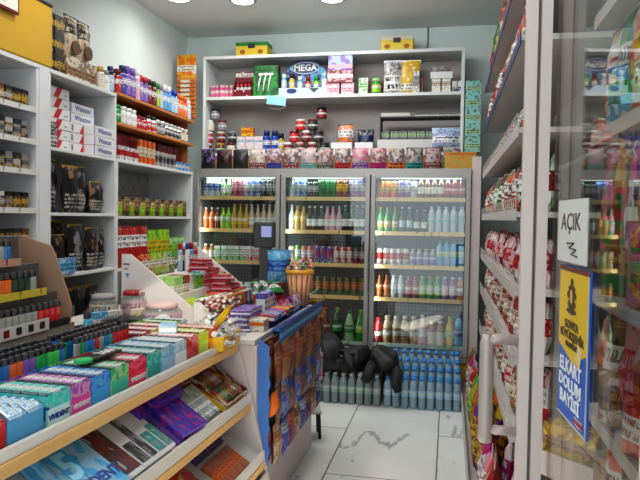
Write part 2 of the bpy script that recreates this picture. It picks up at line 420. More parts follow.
# ------------------------------------------------------------------ glass-door drinks cooler (back wall)
X0, X1, YF, YB, HC = -2.365, .178, 5.70, 6.36, 1.945
cool = root('drinks_cooler', 'wide three-door glass drinks cooler with aluminium frame against the back wall', 'refrigerator', (0, 0, 0))
CW = mat((.5,.5,.49), .45)
b = MB(); b.box(X0, YF+.05, 0, X0+.03, YB, HC); b.box(X1-.03, YF+.05, 0, X1, YB, HC); b.box(X0+.03, YB-.02, .06, X1-.03, YB, HC-.06)
b.box(X0+.03, YF+.05, HC-.05, X1-.03, YB, HC); b.box(X0+.03, YF+.06, .2, X1-.03, YB-.02, .3)
obj('cabinet', b.make('cabinet', CW), cool)
t = NT('perforated_back'); tc = t.node('ShaderNodeTexCoord'); mp = t.node('ShaderNodeMapping'); mp.inputs['Scale'].default_value = (30, 1, 30); t.link(tc.outputs['Object'], mp.inputs[0])
vo = t.node('ShaderNodeTexVoronoi', i_Scale=1., i_Randomness=0.); t.link(mp.outputs[0], vo.inputs['Vector'])
t.link(t.mix(t.math('LESS_THAN', vo.outputs['Distance'], .28), (.12,.12,.125), (.03,.03,.035)), t.b.inputs['Base Color'])
obj('back_liner', MB().box(X0+.031, YF+.42, .31, X1-.031, YF+.43, HC-.06).make('back_liner', t.m), cool)
obj('kick_panel', MB().box(X0, YF+.02, 0.0, X1, YF+.05, .30, ch=.004).make('kick_panel', mat((.62,.36,.03), .5)), cool, label='mustard yellow kick panel')
b = MB(); b.box(X0, YF, HC-.055, X1, YF+.05, HC)
obj('head_rail', b.make('head_rail', ALU), cool)
b = MB(); b.box(X0, YF, .245, X1, YF+.05, .30)
obj('bottom_rail', b.make('bottom_rail', ALU), cool)
edges = [(X0, -1.53), (-1.52, -.70), (-.69, X1)]
CG = glass('cooler_glass', (.95,.97,.96), .06, .4)
LED = mat((.8,1.,.9), .5, emit=2.6)
STRIP = pricemat((.68,.47,.2), (.35,.16,.06), 'price_strip_yellow')
GSTRIP = pricemat((.5,.62,.55), (.2,.3,.26), 'price_strip_green')
SZ = [1.68, 1.375, 1.075, .78]
for di, (a, c) in enumerate(edges):
    f = MB(); fw = .042
    f.box(a, YF-.012, .30, a+fw, YF+.018, HC-.055, ch=.004); f.box(c-fw, YF-.012, .30, c, YF+.018, HC-.055, ch=.004)
    f.box(a+fw, YF-.012, .30, c-fw, YF+.018, .335); f.box(a+fw, YF-.012, HC-.083, c-fw, YF+.018, HC-.055)
    d = obj('door', f.make('door_frame', ALU), cool)
    obj('glass_pane', MB().box(a+fw, YF+.002, .335, c-fw, YF+.006, HC-.083).make('glass_pane', CG), d)
    hx = c-.012 if di < 2 else a+.012
    obj('handle', MB().box(hx-.006, YF-.03, .85, hx+.006, YF-.012, 1.25, ch=.003).make('handle', ALU), d)
    for z in SZ:
        s = obj('shelf', MB().box(a+.03, YF+.075, z, c-.03, YF+.41, z+.008).make('shelf', mat('lightgrey', .4, .3)), cool)
        obj('price_strip', MB().box(a+.03, YF+.065, z-.024, c-.03, YF+.075, z+.012).make('price_strip', STRIP), s)
    s = obj('shelf', MB().box(a+.03, YF+.075, .33, c-.03, YF+.41, .338).make('shelf', mat('lightgrey', .4, .3)), cool)
    obj('price_strip', MB().box(a+.03, YF+.065, .342, c-.03, YF+.075, .375).make('price_strip', GSTRIP), s)
    obj('light_tube', MB().tube([(a+.08, YF+.10, HC-.075), (c-.08, YF+.10, HC-.075)], .012, 8).make('light_tube', LED), cool)
    L = D.lights.new('cooler_lamp', 'AREA'); L.shape = 'RECTANGLE'; L.size = c-a-.2; L.size_y = .05; L.energy = 3.5; L.color = (.85,1,.95)
    lo = D.objects.new('cooler_lamp', L); COL.objects.link(lo); lo.location = ((a+c)/2, YF+.1, HC-.095); lo.rotation_euler = (math.radians(18), 0, 0)
    L = D.lights.new('cooler_lamp', 'AREA'); L.shape = 'RECTANGLE'; L.size = .05; L.size_y = 1.2; L.energy = 2.5; L.color = (.9,1,.97)
    lo = D.objects.new('cooler_lamp', L); COL.objects.link(lo); lo.location = (a+.05, YF+.035, 1.0); lo.rotation_euler = (math.radians(90), 0, math.radians(-45))

CANY = YF+.115
def canp(base, band='white', spot='silver', h=.15, r=.0285, sd=1): return can('drink_can', h, r, pr(base, band, spot, sd, .35, .75, 4.))
def sodap(liq, cap, lab, h=.245, r=.031, shape='soda', nm='soft_drink_bottle'): return bottle(nm, h, r, liq, cap, lab, shape)
def cartp(base, band='white', spot='green', h=.135, w=.055): return carton('juice_carton', w, .045, h, pr(base, band, spot, 2, .3, .7, 4.), flap='white')
DOORN = ['left cooler door', 'middle cooler door', 'right cooler door']
SHN = ['top shelf', 'second shelf down', 'third shelf down', 'fourth shelf down', 'bottom deck']
def drinks(di, si, items, n=None):
    a, c = edges[di]; a += .075; c -= .075
    tot = sum(i[3] for i in items); st = (c-a)/(tot-1) if tot > 1 else 0
    z = (SZ[si]+.008) if si < 4 else .338
    rows = 1
    run(items, (a, CANY, z), (st, 0, 0), f'{SHN[si]}, {DOORN[di]}', f'drinks on the {SHN[si]} behind the {DOORN[di]}', jit=.003, jr=.3)
BL = 'bottle'; CN = 'drink can'
drinks(0, 0, [(canp('white','blue','paleblue',.165), 'white and blue tall can', CN, 3), (sodap('palegreen','silver','white',.2,.027,'glass'), 'pale green glass bottle', BL, 2),
              (canp('brown','palepink','pink',.17), 'brown pink tall can', CN, 2), (canp('violet','white','silver',.165), 'violet grey can', CN, 1),
              (canp('blue','silver','paleblue',.165), 'blue and silver tall can', CN, 2), (canp('black','silver','dark',.165), 'black tall can', CN, 3)])
drinks(0, 1, [(sodap('orange','white','orange',.2,.029), 'small orange soda bottle', BL, 2), (sodap('darkred','white','palepink',.2,.029), 'dark red fruit drink bottle', BL, 1),
              (sodap('lime','lime','palegreen',.2,.029), 'lime green soda bottle', BL, 2), (sodap('gold','gold','yellow',.235,.029,'glass'), 'golden soda bottle with thin neck', BL, 3),
              (sodap('beige','silver','white',.235,.029,'glass'), 'clear glass soda bottle', BL, 5)])
drinks(0, 2, [(sodap('amber','white','cream',.15,.028,'milk'), 'amber juice bottle', BL, 2), (cartp('palegreen','white','green'), 'green and white juice carton', 'carton', 5),
              (cartp('palepink','white','red'), 'pink and red juice carton', 'carton', 5)])
drinks(0, 3, [(bottle('yoghurt_cup', .09, .036, 'white', 'white', 'paleblue', 'jar'), 'white lidded yoghurt cup', 'cup', 9)])
drinks(0, 4, [(sodap('clear','blue','paleblue',.3,.042,'water','water_bottle'), 'large clear water bottle', BL, 8)])
drinks(1, 0, [(sodap('clear','white','palegreen',.17,.026,'water'), 'small clear bottle', BL, 1), (canp('blue','silver','paleblue',.165), 'blue silver energy can', CN, 2), (canp('black','silver','dark',.14), 'short black can', CN, 2),
              (canp('black','green','green',.165), 'black and green energy can', CN, 3), (canp('black','yellow','red',.165), 'black can with flame print', CN, 2),
              (canp('blue','silver','red',.18), 'blue and silver slim energy can', CN, 3)])
drinks(1, 1, [(sodap('clear','silver','white',.235,.028,'glass'), 'clear glass bottle', BL, 1), (sodap('gold','gold','yellow',.225,.03), 'yellow lemon soda bottle', BL, 2), (sodap('dark','white','white',.225,.03,'glass'), 'dark cola bottle with white label', BL, 3),
              (sodap('palepink','silver','white',.225,.03,'glass'), 'pink soda bottle', BL, 3), (sodap('darkgreen','silver','white',.235,.03,'glass'), 'dark green mineral water bottle', BL, 4)])
drinks(1, 2, [(canp('cream','brown','kraft',.15), 'cream coloured can', CN, 1), (canp('green','white','lime',.16), 'green soda can', CN, 1), (canp('orange','white','blue',.155), 'orange soda can', CN, 2), (canp('blue','red','white',.155,.029,3), 'blue cola can', CN, 3),
              (canp('red','white','white',.155), 'red cola can', CN, 3), (canp('dark','silver','red',.15), 'dark cola can', CN, 2)])
drinks(1, 3, [(canp('dark','orange','green',.17), 'dark orange and green can', CN, 11)])
drinks(1, 4, [(sodap('black','green','green',.32,.048), 'large cola bottle with green label', BL, 2), (sodap('black','red','red',.32,.048), 'large cola bottle with red label', BL, 1), (sodap('darkred','red','darkred',.33,.048), 'large dark red soda bottle', BL, 1),
              (sodap('darkgreen','lime','green',.33,.048), 'large green soda bottle with lime cap', BL, 1), (sodap('palegreen','green','green',.31,.048), 'large pale green lemon soda bottle', BL, 1), (sodap('green','lime','lime',.32,.048), 'large bright green soda bottle', BL, 1)])
drinks(2, 0, [(canp('orange','yellow','red',.15), 'orange energy can', CN, 3), (canp('blue','silver','red',.155), 'silver blue energy can', CN, 2), (canp('white','silver','grey',.15), 'white can', CN, 1),
              (sodap('brown','silver','cream',.215,.028,'glass'), 'brown iced coffee glass bottle', BL, 4), (sodap('darkred','red','red',.215,.028,'glass'), 'dark cola glass bottle with red label', BL, 3)])
drinks(2, 1, [(sodap('green','gold','gold',.22,.029,'glass'), 'green yellow-labelled bottle', BL, 3), (sodap('darkgreen','silver','paleblue',.225,.029,'glass'), 'dark green pale-labelled bottle', BL, 2),
              (sodap('black','silver','white',.2,.029,'glass'), 'black glass bottle with white label', BL, 2), (sodap('clear','paleblue','mint',.235,.031,'water','water_bottle'), 'clear water bottle', BL, 5)])
drinks(2, 2, [(canp('white','red','brown',.15), 'white and red coffee can', CN, 5), (sodap('grey','lightgrey','violet',.15,.03,'milk'), 'grey violet milk drink bottle', BL, 4), (sodap('sky','teal','palegreen',.225,.032,'water','water_bottle'), 'blue water bottle with teal cap', BL, 4)])
drinks(2, 3, [(sodap('amber','orange','orange',.2,.029), 'amber iced tea bottle', BL, 2), (sodap('clear','white','white',.2,.028,'water'), 'clear flavoured water bottle', BL, 2), (sodap('darkred','pink','red',.19,.028,'milk'), 'red juice bottle', BL, 2),
              (sodap('green','lime','lime',.2,.028,'milk'), 'green juice bottle', BL, 3), (sodap('violet','white','palepink',.2,.028,'milk'), 'lilac juice bottle', BL, 2), (sodap('orange','white','darkred',.2,.028,'milk'), 'orange juice bottle', BL, 1)])
drinks(2, 4, [(sodap('red','red','darkred',.26,.04,'milk'), 'red fruit juice bottle', BL, 1), (sodap('beige','cream','kraft',.28,.04,'milk'), 'large peach juice bottle', BL, 4), (sodap('palepink','white','white',.3,.04), 'large pink lemonade bottle', BL, 1),
              (sodap('kraft','white','cream',.25,.04,'milk'), 'large apricot juice bottle', BL, 2), (sodap('yellow','lime','lime',.3,.04), 'large yellow green soda bottle', BL, 1), (sodap('sky','blue','blue',.32,.04,'water'), 'large blue water bottle', BL, 1)])

# card price display pole in front of the cooler (customer display)
t = root('customer_display', 'dark till display on a post with small lilac screen before the cooler', 'display', (-1.16, 3.98, 0))
obj('post', MB().box(-.035, -.03, .93, .035, .03, 1.36, ch=.006).make('post', mat((.07,.07,.075), .5)), t)
hd = obj('head', MB().box(-.075, -.035, 1.30, .06, .035, 1.47, ch=.012).make('head', mat((.055,.055,.06), .45)), t)
obj('screen', MB().box(-.02, -.039, 1.37, .048, -.034, 1.44, ch=.002).make('screen', mat((.3,.33,.6), .3, emit=.5)), hd, label='small lilac lit screen')
obj('base', MB().box(-.07, -.06, .915, .07, .06, .935, ch=.005).make('base', mat('dark', .5)), t)

# ------------------------------------------------------------------ wall shelf unit above the cooler
UX0, UX1, UF, UB = -2.41, .108, 6.0, 6.395
us = root('wall_shelf_unit', 'long white two-tier wall shelf unit standing above the drinks cooler', 'shelf unit')
UM = mat((.6,.63,.63), .5)
for x in (UX0, UX1-.03): obj('side_panel', MB().box(x, UF, HC, x+.03, UB, 3.035, ch=.002).make('side_panel', UM), us)
obj('top_board', MB().box(UX0, UF, 3.036, UX1, UB, 3.066, ch=.002).make('top_board', UM), us)
obj('shelf', MB().box(UX0+.03, UF, 2.64, UX1-.03, UB-.01, 2.67, ch=.002).make('shelf', UM), us)
obj('back_board', MB().box(UX0+.03, UB-.01, HC, UX1-.03, UB, 3.035).make('back_board', mat((.42,.38,.36), .6)), us)
TS = 'top tier of the wall shelf'
LS = 'lower tier of the wall shelf'
z1 = 2.671; yq = 6.10
# pink bottles
pk = bottle('pink_bottle', .125, .02, 'magenta', 'palepink', 'pink', 'spray')
run([(pk, 'small pink nail care bottle', 'bottle', 8)], (XA(207, yq), yq-.02, z1), (.034, 0, 0), TS, 'pink bottles on the wall shelf', jit=.012)
# red carded display with four red bottles
def display_box(name, w, d, hfront, hback, base, n, prod, pcol, label, x, z=z1, bottles=True, y=yq, band='white'):
    t = root(name, label, 'display box', (x, y, z))
    m = pr(base, band, base, 3, .8, .95, 5.)
    b = MB().box(-w/2, -d/2, 0, w/2, d/2, .004); b.box(-w/2, -d/2, .004, w/2, -d/2+.004, hfront); b.box(-w/2, d/2-.004, .004, w/2, d/2, hback)
    for s in (-w/2, w/2-.004): b.prism([(-d/2+.004, .004), (d/2-.004, .004), (d/2-.004, hback*.8), (-d/2+.004, hfront)], s, s+.004, 'x')
    obj('box_body', b.make('box_body', m), t)
    return t
display_box('red_display_box', .19, .1, .07, .27, 'darkred', 4, None, None, 'dark red display box holding four slim red bottles', XA(242, yq))
run([(bottle('slim_bottle', .17, .019, 'red', 'darkred', 'darkred', 'spray'), 'slim red bottle', 'bottle', 4)], (XA(242, yq)-.06, yq, z1+.006), (.04, 0, 0), 'in the dark red display box', 'slim red bottles')
# green blister board with a white razor
gx = XA(265, yq)
t = root('blister_card_box', 'large green display box with white razors, left of the round battery sign', 'display box', (gx, yq, z1))
obj('box_body', MB().box(-.125, -.05, 0, .125, .05, .30, ch=.003).make('box_body', pr('green','darkgreen','dark',4,.75,.95,4.)), t)
for k in range(3):
    obj('razor', MB().tube([(-.07+.05*k, -.058, .05), (-.06+.05*k, -.06, .14), (-.045+.05*k, -.058, .2)], .008, 6).box(-.065+.05*k, -.07, .2, -.02+.05*k, -.052, .225, ch=.003).make('razor', mat('white', .35)), t)
# MEGA display
mx = XA(302, yq)
t = root('arched_counter_display', 'light blue and navy arched display stand reading MEGA with six bottles', 'display stand', (mx, yq, z1))
NAVY = mat((.02,.05,.12), .4); LBL = mat((.42,.55,.66), .4)
arch = [(-.235*math.cos(PI*i/20)*1.0, .15+.21*math.sin(PI*i/20)) for i in range(21)]
obj('back_card', MB().prism([(-.235, .004)]+arch+[(.235, .004)], .045, .05, 'y').make('back_card', pr('darkblue','paleblue','sky',5,.3,.45,5.)), t)
ov = [(.13*math.cos(2*PI*i/24), .285+.05*math.sin(2*PI*i/24)) for i in range(24)]
obj('oval_badge', MB().prism(ov, .038, .0445, 'y').make('oval_badge', NAVY), t)
ov2 = [(.138*math.cos(2*PI*i/24), .285+.058*math.sin(2*PI*i/24)) for i in range(24)]
obj('badge_rim', MB().prism(ov2, .041, .0447, 'y').make('badge_rim', LBL), t)
text('MEGA', .085, mat('white', .4), t, (0, .0365, .285), bold=.002)
b = MB().box(-.24, -.06, 0, .24, .044, .02); b.box(-.24, -.06, .02, .24, -.055, .075)
obj('front_tray', b.make('front_tray', LBL), t)
obj('tray_emblem', MB().prism([(-.05, .07), (.05, .07), (0, .025)], -.0625, -.0603, 'y').make('tray_emblem', mat('dark', .4)), t, loc=(.11, 0, 0))
obj('tray_emblem', MB().prism([(.05*math.cos(2*PI*i/16), .045+.024*math.sin(2*PI*i/16)) for i in range(16)], -.0625, -.0603, 'y').make('tray_emblem', mat('darkblue', .4)), t, loc=(-.11, 0, 0))
cl = [('sky','white','paleblue','light blue shampoo bottle'), ('gold','black','yellow','yellow shampoo bottle with black cap'), ('sky','white','paleblue','pale blue lotion bottle'),
      ('dark','darkred','red','dark shampoo bottle with red label'), ('green','green','lime','green shampoo bottle'), ('sky','paleblue','white','sky blue bottle at the tray end')]
for i, (l, c, lb, ds) in enumerate(cl):
    put(bottle('shampoo_bottle', .20 if i in (0, 1, 5) else .17, .028, l, c, lb, 'spray'), (mx-.2+.08*i, yq-.005, z1+.021), f'{ds} in the arched display stand', 'bottle', 'bottles in the arched display')
# stacked boxes right of it
bx = XA(338, 6.05)
def stack(items, x, y, z, cat='box', group=None, rz=0.):
    for nm, w, d, h, m, lab in items:
        put(carton(nm, w, d, h, m), (x, y, z), lab, cat, group, rz=rz+R.uniform(-.05, .05)); z += h+.001
    return z
for sx, lb in ((-.07, 'left'), (.07, 'right')):
    put(carton('wipes_pack', .12, .08, .11, pr('white','palepink','pink',6,.2,.6,4.)), (bx+sx, 6.07, z1), f'white and pink wipes pack under the red box, {lb} one', 'packet', 'white and pink packs')
stack([('gift_box', .24, .14, .115, pr('darkred','white','palepink',3,.35,.65,5.), 'dark red box stacked under the blue and pink box'),
       ('gift_box', .23, .14, .17, pr('violet','palepink','paleblue',8,.1,.3,3.), 'blue and pink box on top of the dark red box')], bx, 6.08, z1+.112)
put(carton('white_pouch', .09, .06, .16, pr('white','palegreen','green',2,.4,.7,4.)), (XA(361, yq), yq, z1), 'slim white and green carton left of the air freshener', 'box')
put(bottle('air_freshener', .15, .045, 'green', 'palegreen', 'lime', 'jar'), (XA(374, yq), yq-.02, z1), 'bright green gel air freshener tub', 'tub')
put(carton('red_tray', .26, .05, .15, mat('darkred', .4)), (XA(376, yq), yq+.1, z1), 'dark red flat box behind the green tub', 'box')
put(carton('red_tray', .06, .05, .15, mat('darkred', .4)), (XA(417, yq), yq+.03, z1), 'narrow dark red box right of the yellow bag', 'box')
put(bag('cotton_bag', .17, .31, .07, pr('lightgrey','white','dark',11,.1,.55,9.), 'clear', 5), (XA(390, yq), yq-.02, z1), 'grey speckled bag with white label', 'bag')
put(bag('cotton_bag', .19, .31, .07, pr('yellow','white','gold',12,.1,.3,6.), 'cream', 6), (XA(407, yq), yq-.01, z1), 'yellow bag with white side label', 'bag')
put(carton('label_card', .06, .004, .2, pr('white','grey','dark',4,.3,.8,8.)), (XA(413, yq-.06), yq-.062, z1), 'narrow white card leaning on the yellow bag', 'card')
for k, px in enumerate((433, 443)):
    put(carton('egg_white_box', .08, .08, .13, pr('white','kraft','cream',7,.5,.8,5.)), (XA(px, yq), yq, z1), f'white and tan medicine box under the open tray, {["left", "right"][k]} one', 'box', 'white tan boxes')
put(opentray('open_tray_box', .2, .1, .06, WHITE), (XA(438, yq), yq, z1+.131), 'white open tray of small boxes on two boxes', 'tray')
for k in range(3):
    put(carton('small_box', .045, .06, .10+.01*(k % 2), pr(['white','cream','kraft'][k],'dark','brown',k,.5,.8,5.)), (XA(438, yq)-.06+.06*k, yq, z1+.135), ['white small box', 'cream small box', 'tan small box'][k]+' in the open white tray', 'box')
for k in range(3):
    put(carton('small_blue_box', .042, .06, .11, pr('darkblue','white','white',k,.5,.95,4.)), (XA(451, yq)+.05*k, yq, z1), f'{ORD[k]} small blue and white box from the left beside the tan boxes', 'box', 'small blue white boxes')
# hanging light-blue ticket under the shelf edge
t = root('hanging_tag', 'light blue card tag hanging from the middle shelf edge', 'tag', (XA(275, 5.98), 5.985, 2.66))
obj('card', MB().box(-.095, -.004, -.085, .095, .0, -.0, ch=.001).make('card', mat((.25,.52,.68), .4)), t, rot=(0, .12, 0))
obj('wire_clip', MB().tube([(-.07, -.002, -.09), (-.05, -.006, -.13), (-.01, -.006, -.11), (.02, -.006, -.14), (.06, -.004, -.11), (.09, -.002, -.1)], .003, 5).make('wire_clip', mat('lightgrey', .3, .8)), t)
# lower tier
z2 = 2.121; yl = 6.13
obj('bottom_board', MB().box(UX0+.03, UF, 2.09, UX1-.03, UB-.01, 2.12, ch=.002).make('bottom_board', UM), us)
obj('kick_board', MB().box(UX0+.03, UF+.02, HC+.001, UX1-.03, UF+.04, 2.089).make('kick_board', mat((.35,.2,.1), .5)), us)
put(carton('packing_board', .55, .2, .12, OFFW), (XA(395, yl)+.1, yl, z2), 'low white riser box under the dark rack', 'box')
jar = lambda c, l, h=.11, r=.045: bottle('food_jar', h, r, c, l, c, 'jar')
# left jars
for k, (px, dz, c, l, ds) in enumerate([(207,.0,'darkred','white','dark red jar, bottom of the left jar stack'), (208,.115,'red','white','red jar with white lid, middle of the left jar stack'), (209,.23,'cream','white','cream jar with white lid, top of the left jar stack'),
        (219,.0,'brown','gold','brown jar in the second jar stack, bottom one'), (220,.115,'darkred','cream','dark red jar with cream lid in the second jar stack'), (221,.23,'grey','darkred','grey jar topping the second jar stack'),
        (230,.0,'cream','darkred','cream jar with red lid beside the white box stack'), (231,.115,'dark','grey','dark jar atop the cream jar'), (214,.345,'grey','dark','grey jar at the very top of the left jars')]):
    put(jar(c, l), (XA(px, yl), yl+(.0 if k < 8 else .0), z2+dz), ds, 'jar', 'food jars at the left end')
for k in range(3):
    z = z2
    for q in range(2):
        put(carton('medicine_box', .085, .07, .085, pr('white','paleblue','palepink',k+q,.3,.6,6.)), (XA(241, yl)+.09*k, yl, z), f'white printed box, {ORD[k]} from left, {["lower", "upper"][q]} row beside blue bottles', 'box', 'white printed boxes'); z += .086
put(carton('yellow_box', .12, .07, .085, pr('yellow','orange','red',3,.4,.7,4.)), (XA(247, yl), yl, z2+.173), 'small yellow and orange box on the white boxes', 'box')
for k in range(2):
    put(bottle('blue_bottle', .225, .038, 'blue', 'darkblue', 'blue', 'spray'), (XA(266, yl)+.085*k, yl-.02, z2), f'{["left", "right"][k]} of two tall dark blue bottles', 'bottle', 'two blue bottles')
put(bottle('gold_can', .2, .036, 'dark', 'black', 'gold', 'spray'), (XA(280, yl)-.0, yl-.01, z2), 'dark can with gold label right of the blue bottles', 'can')
jz = .112
pyr = [(287, 0), (299, 0), (311, 0), (323, 0), (293, 1), (305, 1), (317, 1), (299, 2), (311, 2), (318, 3)]
for k, (px, l) in enumerate(pyr):
    c, ld = [('darkred','white'), ('brown','palepink'), ('darkred','cream'), ('black','dark'), ('red','darkred'), ('darkred','white'), ('dark','dark'), ('red','cream'), ('dark','darkred'), ('darkred','black')][k]
    put(jar(c, ld, .11, .05), (XA(px, yl)+(.02 if px == 318 else 0), yl+.0, z2+jz*l), f'{c.replace("darkred", "dark red")} jar with {ld.replace("darkred", "dark red").replace("palepink", "pink")} lid, {["bottom", "second", "third", "top"][l]} row of the jar pyramid', 'jar', 'jar pyramid')
put(opentray('white_tray', .2, .14, .1, WHITE), (XA(341, yl), yl, z2), 'white tray holding the orange crisps bag', 'tray')
put(opentray('white_tray', .17, .14, .1, WHITE), (XA(362, yl)+.01, yl, z2), 'white tray holding the black bag', 'tray')
put(bag('nut_bag', .15, .27, .08, pr('orange','white','grey',5,.55,.8,4.), 'dark', 3), (XA(344, yl), yl, z2+.006), 'orange and grey crisps bag standing in a tray', 'bag')
put(bag('nut_bag', .16, .22, .09, pr('black','darkblue','grey',6,.5,.75,6.), 'dark', 4), (XA(363, yl)+.01, yl, z2+.006), 'black bag slumped in a white tray', 'bag')
rk = root('dark_wire_rack', 'low dark rack with two levels on the wall shelf', 'rack', (XA(419, yl), yl, z2+.121))
obj('rack_shelf', MB().box(-.38, -.1, .2, .38, .1, .212).make('rack_shelf', mat('dark', .5)), rk); obj('rack_shelf', MB().box(-.38, -.1, 0, .38, .1, .008).make('rack_shelf', mat('dark', .5)), rk)
for s in (-.38, .372): obj('upright', MB().box(s, -.1, .0085, s+.008, .1, .1995).make('upright', mat('dark', .5)), rk)
obj('sign_plate', MB().box(-.37, -.105, .214, -.1, -.1, .245).make('sign_plate', mat('lightgrey', .5)), rk)
run([(carton('tea_box', .075, .08, .07, pr('grey','palegreen','dark',2,.3,.7,5.)), 'grey green tea box', 'box', 6)], (XA(419, yl)-.33, yl-.03, z2+.131), (.084, 0, 0), 'dark rack, lower row', 'tea boxes', jit=.004)
run([(carton('tea_box', .075, .08, .06, pr('cream','dark','brown',4,.3,.7,5.)), 'cream brown tea box', 'box', 5)], (XA(419, yl)-.32, yl-.02, z2+.203), (.088, 0, 0), 'dark rack, upper row', 'tea boxes', jit=.004) if False else None
run([(carton('flat_pack', .11, .06, .022, pr('dark','white','silver',3,.3,.7,5.)), 'dark flat packet', 'packet', 4)], (XA(419, yl)-.0, yl-.03, z2+.334), (.1, 0, 0), 'on the dark rack', 'flat packets', jit=.004)
put(bag('cotton_bag', .26, .2, .1, pr('paleblue','white','violet',9,.3,.6,8.), 'paleblue', 8), (XA(444, yl-.13), yl-.115, z2+.02), 'pale blue flat bag leaning in front of the dark rack', 'bag', rx=-.05)
# yellow boxes on top of the unit
for px, w, lab in ((252, .32, 'yellow and green box with brown fruit print on the shelf top'), (394, .3, 'yellow box with white lid strip on top of the shelf')):
    g = px < 300
    t = root('yellow_box', lab, 'box', (XA(px, 6.15), 6.15, 3.067))
    obj('box_body', MB().box(-w/2, -.09, 0, w/2, .09, .105, ch=.003).make('box_body', mat((.68,.5,.03), .5)), t)
    obj('top_band', MB().box(-w/2-.001, -.091, .105, w/2+.001, .091, .14, ch=.002).make('top_band', mat('green' if g else 'cream', .5)), t)
    for s in (-.09, .09): obj('fruit_print', MB().prism([(s+.028*math.cos(a), .045+.022*math.sin(a)) for a in [2*PI*i/10 for i in range(10)]], -.0925, -.0902, 'y').make('fruit_print', mat('amber', .5)), t)
    obj('handle_slot', MB().box(-.035, -.0935, .08, .035, -.0902, .125, ch=.001).make('handle_slot', mat('dark', .5)), t)
# snack bags along the cooler top
cols = [('black','green','violet'), ('black','magenta','palegreen'), ('black','violet','cream'), ('darkred','white','cream'), ('blue','white','paleblue'), ('darkred','palepink','red'), ('teal','white','palepink'),
        ('darkgreen','kraft','green'), ('red','white','palepink'), ('purple','white','pink'), ('magenta','white','palepink'), ('orange','white','cream'), ('teal','white','dark'), ('darkred','kraft','brown'), ('green','lime','palepink')]
names = 'black green|black pink|black violet|dark red white|blue white|red pink|teal white|olive brown|bright red|purple white|magenta white|orange white|dark teal|dark brown red|lime green pink'.split('|')
for k, (c1, c2, c3) in enumerate(cols):
    w = .152; x = XA(207, 5.82)+(XA(450, 5.82)-XA(207, 5.82))*k/14
    put(bag('snack_bag', w, .19, .075, pr((.36,.30,.29) if k > 2 else c1, c1, [c3,'darkred','dark'][k % 3], 20+k, .0, .3, 4.), c3, k), (x, 5.83, HC+.004), f'{names[k]} snack bag, {ORD[k]} from the left along the cooler top', 'snack bag', 'snack bags along the cooler top', rz=R.uniform(-.12, .12))
# tall stack of mint cartons + orange box at the right end
put(carton('orange_box', .27, .2, .15, pr('gold','orange','gold',2,.8,.95,3.)), (.085, 5.88, HC+.001), 'mustard orange carton on the cooler end below the mint cartons', 'box')
z = HC+.152
for k in range(5):
    put(carton('mint_carton', .13, .16, .125, pr('mint','palegreen','dark',30+k,.3,.6,5., art=.8)), (.185, 5.9, z), f'mint green carton with dark leaf print, {["bottom", "second", "third", "fourth", "top"][k]} of the stack', 'box', 'stack of mint cartons'); z += .126
# orange hanging card at the far left corner
t = root('hanging_display_card', 'orange hanging card with rows of sachets in the back left corner', 'display card', (-2.565, 5.96, 2.45))
obj('header', MB().box(-.10, -.004, .40, .10, .004, .63, ch=.001).make('header', pr('orange','white','yellow',3,.3,.55,3.)), t)
obj('backing_card', MB().box(-.10, -.002, 0, .10, .003, .40).make('backing_card', mat((.5,.2,.04), .5)), t)
for k in range(9): obj('sachet_row', MB().box(-.095, -.016, .01+k*.043, .095, -.003, .04+k*.043, ch=.004).make('sachet_row', pr('orange','cream','darkred',k,.2,.7,7.,ax='X')), t)
obj('hang_strap', MB().tube([(0, 0, .63), (0, .1, .9), (0, .4, .91)], .003, 5).make('hang_strap', mat('white', .5)), t)

# ------------------------------------------------------------------ water packs in front of the cooler + black bags
wb = bottle('water_bottle', .245, .0325, clearplastic((.42,.58,.66), .4), (.05,.30,.75), (.30,.48,.62), 'water', 10)
wb2 = bottle('water_bottle', .245, .0325, clearplastic((.42,.50,.50), .4), (.45,.52,.55), (.30,.42,.36), 'water', 10)
for r in range(8):
    for c in range(9):
        put(wb, (-.455+.068*c+(.03 if r > 5 and c < 8 else 0), 5.085+.07*r, .042*(r//2)), f'blue-capped water bottle, {ORD[r]} row from the front, {ORD[c]} from the left, right pack', 'bottle', 'water bottles stacked by the cooler, right pack')
for k in range(3):
    put(carton('cardboard_pad', .62, .137, .042*(k+1)-.001, mat('kraft', .7)), (-.183, 5.26+.14*k, 0), f'flat cardboard under the {["third and fourth","fifth and sixth","last two"][k]} rows of blue-capped bottles', 'box')
for r in (0, 1, 7):
    for c in range(8):
        put(wb2, (-1.02+.068*c, 5.085+.069*r, 0), f'pale-capped water bottle, {ORD[r]} row from the front, {ORD[c]} from the left, left pack', 'bottle', 'water bottles stacked by the cooler, left pack')
put(carton('cardboard_tray', .54, .3, .24, mat('kraft', .7)), (-.78, 5.36, 0), 'brown carton between the water bottles under the black bags', 'box')
